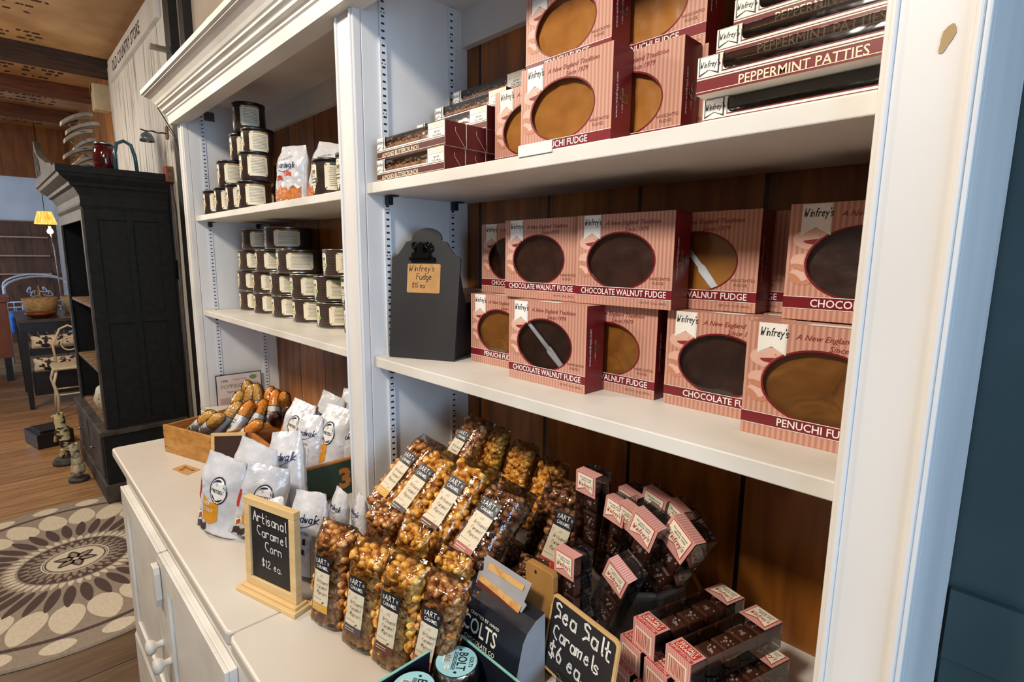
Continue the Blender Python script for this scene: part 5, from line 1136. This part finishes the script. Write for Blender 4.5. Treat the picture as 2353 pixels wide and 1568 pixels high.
def boltt():
    root = thing('foil_tin', 'x', 'tin'); b = MB(); n = 72; rnd = random.Random(8)
    pr = [(.0, .0), (.024, .0005), (.0285, .006), (.030, .018), (.0285, .036), (.0270, .0445), (.0262, .046)]
    vs = [((r+(rnd.uniform(-.0009, .0009) if 0 < i < 6 and r > .025 else 0))*math.cos(2*PI*k/n), (r)*math.sin(2*PI*k/n), z) for i, (r, z) in enumerate(pr) for k in range(n)]
    b.add(vs, [(i*n+k, i*n+(k+1) % n, (i+1)*n+(k+1) % n, (i+1)*n+k) for i in range(len(pr)-1) for k in range(n)], 0, True); b.build('foil_cup', m_foil, root)
    b = MB(); D_ = lambda r, z, mi: b.add([(r*math.cos(2*PI*i/48), r*math.sin(2*PI*i/48), z) for i in range(48)], [tuple(range(48))], mi)
    D_(.0268, .0466, 1); D_(.0258, .0469, 0); z = .0473
    b.M = RZ(R(-50))
    b.text('BOLT', .0120, lambda u, v, w=0: (u, v+.0015, z), 1, bold=.01, xs=.75, align='C', wmax=.036); b.text('COLTS', .0050, lambda u, v, w=0: (u, v+.0165, z), 1, bold=.01, align='C', wmax=.017)
    for k in range(3): b.add([(-.015, -.001-.0018*k, z), (.015, -.001-.0018*k, z), (.015, -.0003-.0018*k, z), (-.015, -.0003-.0018*k, z)], [(0, 1, 2, 3)], 1)
    b.add([(-.010, -.0175, z), (.004, -.0175, z), (.004, -.0075, z), (-.010, -.0075, z)], [(0, 1, 2, 3)], 2); x = -.009
    while x < .003: l = rnd.uniform(.0004, .0009); b.add([(x, -.016, z+.0002), (x+l, -.016, z+.0002), (x+l, -.008, z+.0002), (x, -.008, z+.0002)], [(0, 1, 2, 3)], 1); x += l+.0007
    b.add([(.0115+.0034*math.cos(t), -.010+.0034*math.sin(t), z) for t in [2*PI*i/14 for i in range(14)]], [tuple(range(14))], 2); b.text('USA', .0022, lambda u, v, w=0: (.009+u, -.011+v, z+.0003), 3)
    for xx in (-.019, .019): b.add([(xx-.002, .002, z), (xx, -.001, z), (xx+.002, .002, z), (xx+.001, .0035, z), (xx-.001, .0035, z)], [tuple(range(5))], 1)
    b.build('paper_lid', [m_blue, m_carton, paper, red], root); return root
P['bo'] = boltt()
G = 'foil cups with pale blue lids'
for x, y, rz, lab in ((1.6975, -.1395, 0, 'foil tin with pale blue BOLT lid nearest the navy carton'), (1.6960, -.2030, -6, 'foil tin with pale blue BOLT lid at the lower left of the tray'), (1.7580, -.1650, -4, 'foil tin with pale blue BOLT lid at the lower right of the tray'), (1.7580, -.2300, 0, 'foil tin with pale blue BOLT lid nearest the front of the tray')):
    put('bo', TR(x, y, .9028) @ RZ(R(rz)), lab, G)
# ------------------------------------------------------------------ wall things left of the hutch
m_wire = mat('dark_wire', '2a2624', '1c1a18', rough=.5); m_box = mat('brass_brown_plate', '7a5c40', '684c34', rough=.5, metal=.3); m_chrome = mat('brushed_rail', 'a8a6a2', '8c8a86', rough=.3, metal=.9)
b = MB(); x0, x1 = -3.11, -1.50; b.box(x0, x1, .287, .3095, 2.752, 2.902, 0)
b.text('OLD COUNTRY STORE', .078, lambda u, v, w=0: (-2.93+u, .2862, 2.786+v), 1, bold=.012, xs=.9, wmax=1.28)
o = b.build('store_sign', [white, ink], bevel=.002); tag(o, 'long white sign reading OLD COUNTRY STORE on the weathered wall', 'sign')
root = thing('wall_rail', 'metal rail sticking out from the wall above the hutch cornice', 'rail')
b = MB(); b.box(-1.21, -1.19, .182, .309, 2.482, 2.497); b.box(-1.205, -1.195, .184, .309, 2.4975, 2.510); b.build('rail', m_chrome, root, bevel=.002)
root = thing('wall_lamp', 'small bell-shaped lamp on a twisted iron arm fixed to the weathered wall', 'lamp')
b = MB(); b.box(-1.585, -1.545, .300, .3098, 2.115, 2.185); b.build('wall_plate', m_box, root, bevel=.002)
b = MB(); pts = [(-1.56, .300-.0115*i, 2.142+.0003*i+.003*math.sin(i*1.3)) for i in range(12)]; b.tube(pts, .003, 8, 0, [.0025+.0022*abs(math.sin(i*.9)) for i in range(12)]); b.build('arm', m_wire, root)
b = MB(); b.M = TR(-1.56, .203, 2.085); b.lathe([(.001, .052), (.012, .050), (.026, .040), (.034, .020), (.037, 0), (.035, .0), (.032, .018), (.022, .037), (.0, .045)], 28); b.build('shade', mat('grey_enamel', '76828a', '5e686e', rough=.35, metal=.4), root)
b = MB(); b.M = TR(-1.56, .203, 2.085); b.lathe([(0, -.004), (.008, -.002), (.011, .006), (.009, .016), (.004, .022), (.004, .03)], 16); b.build('bulb', mat('clear_bulb', 'd8d0c0', rough=.1), root)
b = MB(); b.tube([(-.05, -.045, 1.944), (-.30, .06, 1.90), (-.8, .18, 1.93), (-1.3, .28, 2.08), (-1.55, .302, 2.19)], .0018, 6); tag(b.build('lamp_cord', m_wire), 'thin dark cord running from the hutch cornice to the wall lamp', 'cord')
root = thing('outlet_box', 'red and brown outlet box on the wall beside the hutch', 'outlet')
b = MB(); b.box(-1.575, -1.515, .270, .3095, 1.865, 1.955); b.build('box_body', red, root, bevel=.002)
b = MB(); b.box(-1.5148, -1.511, .272, .307, 1.867, 1.953, 0)
for z in (1.892, 1.928): b.add([(-1.5105, .289+.010*math.cos(t), z+.013*math.sin(t)) for t in [2*PI*i/14 for i in range(14)]], [tuple(range(14))], 1)
b.build('cover_plate', [m_box, mat('outlet_face', '5a4030', '4a3428', rough=.4)], root)
b = MB(); b.tube([(-1.545, .300, 1.864), (-1.54, .300, 1.80), (-1.51, .300, 1.70), (-1.515, .300, 1.45), (-1.53, .300, 1.1), (-1.53, .300, .5), (-1.53, .300, .02)], .008, 8); tag(b.build('cable_conduit', mat('grey_brown_conduit', '5c5048', '4a403a', rough=.5)), 'grey conduit running down the wall from the red outlet box', 'conduit')
root = thing('black_outlet', 'black double outlet plate low on the wall strip beside the hutch', 'outlet')
b = MB(); b.box(-1.625, -1.555, .302, .3095, 1.30, 1.415); b.build('cover_plate', black, root, bevel=.003)
b = MB()
for z in (1.335, 1.38): b.add([(-1.59+.018*math.cos(t), .3012, z+.015*math.sin(t)) for t in [2*PI*i/16 for i in range(16)]], [tuple(range(16))])
b.add([(-1.600, .3008, 1.33), (-1.580, .3008, 1.33), (-1.580, .3008, 1.345), (-1.600, .3008, 1.345)], [(0, 1, 2, 3)], 1); b.add([(-1.598, .3008, 1.378), (-1.584, .3008, 1.378), (-1.584, .3008, 1.392), (-1.598, .3008, 1.392)], [(0, 1, 2, 3)], 1); b.build('receptacle', [m_wire, steel], root)
root = thing('wall_speaker', 'cream box with yellow paper flap on the orange pine wall', 'box')
b = MB(); b.box(-3.52, -3.40, .215, .3298, 2.60, 2.80); b.build('box_body', mat('cream_plastic', 'cdbf9c', 'beb08c', rough=.5), root, bevel=.006)
b = MB(); b.add([(-3.54, .21, 2.72), (-3.46, .205, 2.74), (-3.44, .21, 2.86), (-3.50, .215, 2.84)], [(0, 1, 2, 3)]); b.build('paper_flap', mat('yellow_paper', 'c8b464', 'b8a454', rough=.7), root)
# stoneware pumpkin on the cornice
root = thing('ceramic_pumpkin', 'white ribbed ceramic pumpkin standing on top of the hutch cornice', 'ornament', mat=TR(.17, .165, 1.9965) @ Matrix.Scale(.76, 4))
m_cer = mat('aged_white_ceramic', 'cfccc4', '8c8880', rough=.3, sc=14, lo=.3, hi=.5)
b = MB(); n = 80; vs = []; nr = 20
for i in range(nr+1):
    p = -PI/2+PI*i/nr
    for k in range(n):
        a = 2*PI*k/n; r = .19*math.cos(p)*(1-.12*(1-abs(math.sin(5*a)))**2) if abs(math.cos(p)) > 1e-6 else 0; vs.append((r*math.cos(a), r*math.sin(a)*.85, .165+.165*math.sin(p)))
b.add(vs, [(i*n+k, i*n+(k+1) % n, (i+1)*n+(k+1) % n, (i+1)*n+k) for i in range(nr) for k in range(n)], 0, True); b.build('body', m_cer, root)
b = MB(); b.tube([(0, 0, .32), (.005, 0, .36), (.02, .0, .39)], .018, 10, 0, [.026, .018, .015]); b.build('stem', m_box, root)

# ------------------------------------------------------------------ black cabinet
MC = TR(-1.575, -.118, .0098) @ RZ(R(1.0))
K = thing('black_cabinet', 'tall black painted open-front cabinet standing against the weathered wall', 'cabinet', mat=MC)
Wc, Dc = 1.03, .40
m_in = plank('brown_cabinet_boards', 'X', .17, '3e2618', '6e4630', '150c08', (4, 4, .5), .5, sw=.02, gsc=6)
b = MB(); b.box(-.022, 0, .0, Dc, .42, 1.68, 0)
for y0, y1 in ((0, .055), (.185, .215), (Dc-.06, Dc)): b.box(0, .010, y0, y1, .42, 1.68, 0)
for z0, z1 in ((.42, .47), (1.045, 1.10), (1.625, 1.68)):
    for y0, y1 in ((.055, .185), (.215, Dc-.06)): b.box(0, .010, y0, y1, z0, z1, 0)
b.build('side_panel', black_paint, K, bevel=.0015)
b = MB(); b.box(-Wc, -Wc+.022, 0, Dc, .42, 1.68); b.build('side_panel', black_paint, K, bevel=.0015)
b = MB(); b.box(-Wc+.022, -.022, Dc-.015, Dc, .42, 1.68); b.build('back_panel', m_in, K)
b = MB(); b.box(-Wc, -Wc+.06, -.012, -.0002, .42, 1.68); b.box(-.045, .0, -.012, -.0002, .42, 1.68); b.box(-Wc+.06, -.045, -.012, -.0002, 1.62, 1.68); b.build('face_frame', black_worn, K, bevel=.0015)
for z in (.44, .76, 1.145): b = MB(); b.box(-Wc+.0225, -.0225, .002, Dc-.0155, z-.018, z); b.build('shelf', mat('worn_shelf_wood%d' % int(z*100), '8a6c4c', '5c4430', rough=.6), K, bevel=.0015)
b = MB(); b.box(-Wc, .03, -.03, Dc, .0, .40); b.build('base', black_paint, K, bevel=.003)
b = MB(); b.box(-Wc-.015, .045, -.048, Dc, .402, .432); b.build('base_ledge', black_worn, K, bevel=.006)
b = MB(); b.box(-Wc-.012, .042, -.045, Dc, 0, .11); b.build('plinth', black_worn, K, bevel=.008)
b = MB()
for x0, x1 in ((-.99, -.53), (-.49, -.03)):
    b.box(x0, x1, -.040, -.0302, .14, .38)
b.build('drawer_front', black_worn, K, bevel=.002)
for x in (-.76, -.26): b = MB(); b.M = TR(x, -.0405, .27) @ RX(PI/2); b.lathe([(.006, 0), (.005, .010), (.011, .018), (.008, .026), (0, .028)], 14); b.build('knob', m_chrome, K)
b = MB(); pr = [(.0, 1.68), (-.006, 1.69), (-.012, 1.70), (-.008, 1.715), (-.010, 1.75), (-.03, 1.79), (-.045, 1.80), (-.05, 1.815), (-.062, 1.825), (-.085, 1.845), (-.092, 1.86), (-.10, 1.865), (-.10, 1.90), (.0, 1.90)]; n = len(pr)
A = [(-Wc+y, y-.004, z) for y, z in pr]; B_ = [(-y*.45+.008, y-.004, z) for y, z in pr]; E_ = [(-y*.45+.008, Dc, z) for y, z in pr]; F_ = [(-Wc+y, Dc, z) for y, z in pr]
b.add(A+B_, [(i, (i+1) % n, n+(i+1) % n, n+i) for i in range(n-1)], 0); b.add(B_+E_, [(i, (i+1) % n, n+(i+1) % n, n+i) for i in range(n-1)], 1); b.add(F_+A, [(i, (i+1) % n, n+(i+1) % n, n+i) for i in range(n-1)], 0); b.add(E_, [tuple(range(n))], 1)
b.add([A[-2], B_[-2], E_[-2], F_[-2]], [(0, 1, 2, 3)], 1); b.add([A[0], B_[0], E_[0], F_[0]], [(3, 2, 1, 0)], 1); recalc(b.build('cornice', [black_worn, black_paint], K))
b = MB(); b.prism([(-.10, 1.9005), (-Wc, 1.9005), (-Wc-.02, 1.98), (-Wc+.02, 2.15), (-Wc+.07, 2.15), (-Wc+.16, 2.06), (-.62, 2.00), (-.40, 1.955), (-.20, 1.93)], lambda u, v, w: (u, -.100+w, v), .035)
for i in range(4): x = -Wc+.05+.07*i; b.box(x, x+.022, -.1045, -.1002, 1.92, 2.08-.025*i)
recalc(b.build('pediment', [black_worn], K, bevel=.003))
m_pot = mat('speckled_ceramic', 'c8c0a8', '5a5040', rough=.5, sc=22, lo=.3, hi=.45)
b = MB(); b.lathe([(0, 0), (.08, .002), (.13, .05), (.15, .11), (.13, .18), (.09, .21), (.03, .20), (0, .19)], 28); o = b.build('ceramic_pot', m_pot); o.matrix_world = MC @ TR(-.30, .13, .4415); tag(o, 'speckled cream ceramic pot on the lowest shelf of the black cabinet', 'pot')
b = MB(); b.M = RX(PI/2-.15); b.lathe([(0, .004), (.06, .004), (.09, .012), (.095, .016), (.09, .014), (.06, .0), (0, .0)], 28); o = b.build('white_plate', paper); o.matrix_world = MC @ TR(-.20, .12, 1.245); tag(o, 'white plate propped on the upper shelf of the black cabinet', 'plate')
b = MB()
for k in range(6): b.box(-.04, .04, -.05, .05, k*.005, k*.005+.004)
o = b.build('paper_stack', paper); o.matrix_world = MC @ TR(-.13, .10, .7612); tag(o, 'small stack of white cards on the middle shelf of the black cabinet', 'cards')
# things on top of the black cabinet
zt = 1.9008
m_slat = mat('grey_driftwood', 'b4aa98', '7c7468', rough=.6, sc=12)
root = thing('driftwood_slats', 'stack of curved grey wooden slats bound with wire on the black cabinet', 'ornament', mat=MC @ TR(-.40, .075, zt))
for i in range(7):
    b = MB(); z = .03+i*.047; n = 8; sg = 1 if i % 2 else -1; pts = []
    L_ = .055+.012*(i % 3)+(.02 if i == 6 else 0); dy = .012*sg
    vs = []
    for j in range(n+1):
        t = -1+2*j/n; y = dy+L_*t; zz = z+.035*t-.018*t*t+.01; vs += [(-.04, y, zz), (.04, y, zz), (.04, y, zz+.022), (-.04, y, zz+.022)]
    b.add(vs, [(4*j+a, 4*j+(a+1) % 4, 4*j+4+(a+1) % 4, 4*j+4+a) for j in range(n) for a in range(4)]+[(0, 3, 2, 1), tuple(4*n+q for q in range(4))]); recalc(b.build('slat', m_slat, root, bevel=.003))
b = MB(); b.tube([(.045*math.cos(t), .05*math.sin(t), .01+.3*t/40) for t in [i*.5 for i in range(80)]], .0022, 6); b.build('wire', m_chrome, root)
root = thing('red_pan', 'red enamel pan with pale wooden handle on the black cabinet', 'pan', mat=MC @ TR(-.58, -.010, zt) )
b = MB(); b.lathe([(0, 0), (.055, .001), (.075, .03), (.085, .058), (.082, .058), (.070, .03), (.05, .006), (0, .005)], 30); b.build('pan_body', mat('orange_red_enamel', 'c8442a', 'b83820', rough=.25), root)
b = MB(); b.tube([(.05, .04, .058), (.08, .07, .085), (.11, .10, .12)], .011, 10, 0, [.012, .010, .013]); b.build('handle', m_lightwood, root)
root = thing('red_glass_jar', 'dark red glass jar with metal band standing on the black cabinet', 'jar', mat=MC @ TR(-.28, .165, zt))
b = MB(); b.lathe([(0, 0), (.05, .0), (.058, .01), (.06, .12), (.055, .15), (.045, .165), (.045, .17), (0, .17)], 28); b.build('jar_body', mat('dark_red_glass', '5c1218', '3e0a10', rough=.08, coat=.5), root)
b = MB(); b.lathe([(.046, .168), (.050, .168), (.050, .185), (.0, .186)], 28); b.build('metal_lid', steel, root)
b = MB(); b.tube([(0, -.05, 0), (0, -.048, .12), (0, -.035, .175), (0, 0, .195), (0, .035, .175), (0, .05, .11), (0, .055, .0)], .010, 12); o = b.build('blue_hook', mat('blue_green_enamel', '3c6474', '2c4e5c', rough=.2, coat=.4)); o.matrix_world = MC @ TR(-.19, .245, zt+.0005); tag(o, 'blue-green enamelled pipe hook arching at the right on the black cabinet', 'hook')
b = MB(); b.lathe([(.014, 0), (.0035, .003), (.003, .02), (.012, .028), (.026, .045), (.0255, .045), (.011, .029), (0, .024)], 20); o = b.build('glass_dish', clear_box); o.matrix_world = MC @ TR(-.66, .02, zt); tag(o, 'tiny clear footed glass dish at the left on the black cabinet', 'dish')

# ------------------------------------------------------------------ the back of the shop
m_blk2 = mat('black_table_paint', '1d1a1c', '121012', rough=.35); m_tabtop = mat('dark_table_top', '4a3c38', '382c2a', rough=.3)
T_ = thing('black_table', 'black painted table carrying the baskets, beyond the black cabinet', 'table', (-4.85, -.395, 0))
b = MB(); b.box(-.5, .5, 0, .70, .815, .845); b.build('table_top', m_tabtop, T_, bevel=.003); b = MB(); b.box(-.49, .49, .01, .69, .73, .8148); b.build('apron', m_blk2, T_)
for x, y in ((-.48, .0), (.42, .0), (-.48, .63), (.42, .63)):
    b = MB(); b.add([(x, y, .7298), (x+.06, y, .7298), (x+.06, y+.06, .7298), (x, y+.06, .7298), (x+.012, y+.012, 0), (x+.048, y+.012, 0), (x+.048, y+.048, 0), (x+.012, y+.048, 0)], [(0, 1, 2, 3), (7, 6, 5, 4), (0, 4, 5, 1), (1, 5, 6, 2), (2, 6, 7, 3), (3, 7, 4, 0)]); b.build('leg', m_blk2, T_)
b = MB(); b.box(.40, .43, .0605, .6295, .12, .34); b.build('side_rail', m_blk2, T_); b = MB(); b.box(.40, .43, .0605, .6295, .50, .56); b.build('side_rail', m_blk2, T_)
m_bask = mat('woven_basket', 'c0a070', '8c6c40', rough=.7, sc=30, st=(1, 1, 6), bump=.6, bsc=80)
m_fl = mat('black_flower_print', 'e2d2bc', '2c2224', rough=.8, sc=24, lo=.42, hi=.47)
for x, y, r, lab in ((-4.80, -.20, .13, 'round woven basket on the black table, nearest one'), (-4.95, .10, .13, 'round woven basket on the black table behind the first')):
    root = thing('woven_basket', lab, 'basket', (x, y, .8456), group='woven baskets on the table')
    b = MB(); b.lathe([(0, .002), (r*.85, 0), (r, .08), (r*1.06, .17), (r*1.02, .17), (r*.95, .08), (r*.8, .01), (0, .01)], 30); b.build('basket_body', m_bask, root)
    b = MB(); b.tube([(r*math.cos(t)*1.0, 0, .165+.12*math.sin(t)) for t in [PI*i/12 for i in range(13)]], .006, 6); b.build('handle', m_bask, root)
b = MB(); b.lathe([(0, 0), (.06, .0), (.10, .03), (.12, .05), (.115, .05), (.09, .02), (0, .01)], 24); o = b.build('wooden_bowl', mat('red_brown_bowl', '7c4428', '6a3820', rough=.4), loc=(-4.52, -.22, .8458)); tag(o, 'shallow reddish wooden bowl in front of the baskets', 'bowl')
for z, lab in ((.36, 'folded flower-print cushion on the low rail under the black table'), (.565, 'folded flower-print cushion on the upper rail under the black table')):
    cu = Pil(.45, .13, .16, int(z*10), .004, .25, .25, 3); b = MB(); cu.mesh(b, 0, 14, 10); o = b.build('printed_cushion', m_fl); o.matrix_world = TR(-4.42, -.10, z-.015 if z < .5 else z) @ RZ(PI/2); tag(o, lab, 'cushion')
# cream cafe chair
CH_ = thing('cafe_chair', 'small cream chair with curved legs standing before the black table', 'chair', (-4.02, -.06, 0)); m_crm = mat('cream_paint', 'd8ccb0', 'c8bc9e', rough=.45)
b = MB(); b.box(-.16, .16, -.16, .16, .43, .455); b.build('seat', m_crm, CH_, bevel=.02)
for sx, sy in ((-1, -1), (1, -1), (-1, 1), (1, 1)): b = MB(); b.tube([(sx*.13, sy*.13, .431), (sx*.16, sy*.16, .32), (sx*.14, sy*.14, .2), (sx*.155, sy*.155, .0)], .011, 8); b.build('leg', m_crm, CH_)
b = MB(); b.tube([(.149, -.13, .21), (.149, .13, .21)], .007, 6); b.build('stretcher', m_crm, CH_); b = MB(); b.tube([(-.149, -.13, .21), (-.149, .13, .21)], .007, 6); b.build('stretcher', m_crm, CH_)
b = MB(); b.tube([(-.15, -.11, .45), (-.17, -.12, .62), (-.18, -.06, .76), (-.18, 0, .79), (-.18, .06, .76), (-.17, .12, .62), (-.15, .11, .45)], .010, 8); b.tube([(-.172+0*math.cos(t), .06*math.cos(t), .62+.06*math.sin(t)) for t in [2*PI*i/16 for i in range(17)]], .007, 6); b.build('back_frame', m_crm, CH_)
root = thing('black_chest', 'low black wooden chest on the floor with a dark iron lid piece', 'chest', mat=TR(-2.98, -.395, .0) @ RZ(R(12)))
b = MB(); b.box(-.30, 0, 0, .22, .004, .11); b.build('chest_body', m_blk2, root, bevel=.004); b = MB(); b.box(-.27, -.04, .03, .19, .1102, .125); b.lathe([(0, 0)], 3) if False else None; b.build('lid', m_blk2, root, bevel=.004)
# figurines
m_figc = mat('cream_and_dark_painted_figure', 'd8c890', '2a2426', rough=.5, sc=14, st=(1, 1, 2.2), lo=.44, hi=.50); m_figw = mat('mottled_cream_figure', 'cfc4a4', '5c543e', rough=.6, sc=26, lo=.34, hi=.48); m_base = mat('dark_grey_base', '4a443e', '36312c', rough=.6)
def skin(name, chain, mat_, parent, mtx):
    me = bpy.data.meshes.new(name); me.from_pydata([c[0] for c in chain], [(c[2], i) for i, c in enumerate(chain) if c[2] is not None], []); me.materials.append(mat_)
    o = bpy.data.objects.new(name, me); C.objects.link(o); s = o.modifiers.new('skin', 'SKIN')
    for v, c in zip(me.skin_vertices[0].data, chain): v.radius = (c[1], c[1]); 
    me.skin_vertices[0].data[0].use_root = True
    s.use_smooth_shade = True; o.modifiers.new('sub', 'SUBSURF').levels = 2; o.modifiers['sub'].render_levels = 2
    o.parent = parent; return o
F1 = thing('dog_figurine', 'cream and black standing animal figurine with long snout on a tiered round base', 'figurine', mat=TR(-2.52, -.272, 0) @ RZ(R(-60)) @ Matrix.Scale(1.0, 4))
b = MB(); b.lathe([(0, 0), (.072, 0), (.075, .02), (.066, .026), (.064, .04), (.055, .046), (0, .047)], 28); b.build('base', m_base, F1)
skin('animal', [((0, .02, .15), .034, None), ((0, 0, .22), .036, 0), ((0, -.012, .29), .030, 1), ((0, -.018, .335), .028, 2), ((0, -.052, .335), .017, 3), ((0, -.085, .325), .008, 4), ((.02, .012, .09), .017, 0), ((.024, .0, .05), .014, 6), ((-.02, .012, .09), .017, 0), ((-.024, .0, .05), .014, 8), ((.016, .0, .365), .008, 3), ((-.016, 0, .365), .008, 3), ((0, .055, .10), .008, 0), ((.034, -.012, .21), .012, 1), ((.030, -.035, .16), .010, 13), ((-.034, -.012, .21), .012, 1), ((-.030, -.035, .16), .010, 15)], m_figc, F1, None)
F2 = thing('dog_figurine', 'mottled cream sitting dog figurine beside the base of the black cabinet', 'figurine', mat=TR(-2.10, -.240, 0) @ RZ(R(-60)))
b = MB(); b.lathe([(0, 0), (.055, 0), (.056, .018), (.050, .022), (0, .023)], 28); b.build('base', m_base, F2)
skin('animal', [((0, .015, .07), .032, None), ((0, 0, .13), .028, 0), ((0, -.008, .19), .023, 1), ((0, -.012, .225), .023, 2), ((0, -.042, .222), .012, 3), ((0, -.055, .218), .008, 4), ((.018, -.020, .10), .011, 1), ((.018, -.028, .03), .010, 6), ((-.018, -.020, .10), .011, 1), ((-.018, -.028, .03), .010, 8), ((.025, .0, .04), .018, 0), ((-.025, .0, .04), .018, 0), ((.016, 0, .25), .008, 3), ((-.016, 0, .25), .008, 3)], m_figw, F2, None)
# orange counter and daybed
root = thing('orange_counter', 'orange-brown wooden counter at the far left edge of the shop', 'counter', (-6.4, -1.15, 0)); m_oc = mat('orange_brown_wood', 'a0582c', '8a4820', rough=.35, sc=6, st=(1, 1, .4))
b = MB(); b.box(-.30, .36, 0, .72, .27, .90); b.build('counter_body', m_oc, root, bevel=.004); b = MB(); b.box(-.33, .40, -.03, .752, .9005, .955); b.build('counter_top', m_oc, root, bevel=.006)
for x in (-.26, .30): b = MB(); b.box(x, x+.05, .64, .70, 0, .2698); b.build('leg', m_blk2, root)
DB = thing('iron_daybed', 'white scrolled iron daybed with a blue bedspread in the far room', 'daybed', (-7.9, -.42, 0)); m_iron = mat('white_iron', 'dfe6ee', 'cfd8e2', rough=.4); m_blu = mat('blue_bedspread', '3c7cc8', '2c64b0', rough=.8)
b = MB(); b.box(-.5, .5, .02, .72, .38, .62); b.build('bedspread', m_blu, DB, bevel=.03)
for x in (-.5, .52):
    b = MB()
    b.tube([(x, 0, 0), (x, 0, .98)], .014, 8); b.tube([(x, .72, 0), (x, .72, .98)], .014, 8); b.tube([(x, 0, .98)]+[(x, .36-.36*math.cos(PI*i/12), .98+.16*math.sin(PI*i/12)) for i in range(1, 12)]+[(x, .72, .98)], .013, 8); b.tube([(x, 0, .74), (x, .72, .74)], .009, 6)
    for k in range(7): b.tube([(x, .09+.09*k, .36), (x, .09+.09*k, .74)], .006, 6)
    for s_ in (-1, 1):
        b.tube([(x, .36+s_*(.075-.065*t/6*math.cos(t)*1.0)-s_*.0, .90+(.065-.009*t)*math.sin(t)) for t in [i*.5 for i in range(13)]], .008, 6)
    b.build('iron_frame', m_iron, DB)
# wall shelves in the far room
m_shw = mat('pale_shelf_board', 'c09878', 'b08868', rough=.5)
for i, z in enumerate((1.95, 1.705, 1.41, 1.12)):
    b = MB(); b.box(XL+.0005, XL+(.05 if i == 0 else .14), -1.6, .20, z-.018, z+.006); o = b.build('wall_shelf', m_shw if i else mat('brown_cap_rail', '7c5040', '6c4434', rough=.5)); tag(o, ('brown cap rail along the top of the far plank wall', 'pale wall shelf, highest of the three on the far plank wall', 'pale wall shelf, middle of the three on the far plank wall', 'pale wall shelf, lowest of the three on the far plank wall')[i], 'shelf')
# hanging lamp with pleated shade
HL = thing('hanging_lamp', 'lit pleated yellow lampshade hanging in the doorway of the far room', 'lamp', (-6.55, .02, 1.80))
m_shade = mat('yellow_pleated_shade', 'f0d070', 'c89838', rough=.6, sc=60, st=(1, 1, .1), emit=1.2)
b = MB(); n = 48; vs = []
for r, z in ((.065, .15), (.105, 0)):
    for k in range(n): q = r*(1+(.05 if k % 2 else -.05)); vs.append((q*math.cos(2*PI*k/n), q*math.sin(2*PI*k/n), z))
b.add(vs, [(k, (k+1) % n, n+(k+1) % n, n+k) for k in range(n)]); b.build('lamp_shade', m_shade, HL)
b = MB(); b.tube([(0, 0, .15), (0, 0, 1.168)], .004, 6); b.build('cord', m_wire, HL)
b = MB(); b.M = TR(.03, .03, -.09); b.lathe([(0, -.03), (.024, -.02), (.032, 0), (.024, .024), (.012, .04), (.012, .06), (0, .06)], 20); bo = b.build('bulb', mat('lit_bulb', 'ffe8b8', 'ffe0a8', emit=14), HL)
b = MB(); b.tube([(0, 0, .05), (.03, .03, -.03)], .006, 6); b.tube([(.03, .03, -.12), (.03, .05, -.30), (.03, .06, -.9), (.03, .06, -1.79)], .008, 8); b.build('stand_arm', m_chrome, HL)
point('lamp_bulb_light', (-6.52, .05, 1.71), 10, (1, .78, .45), .03)
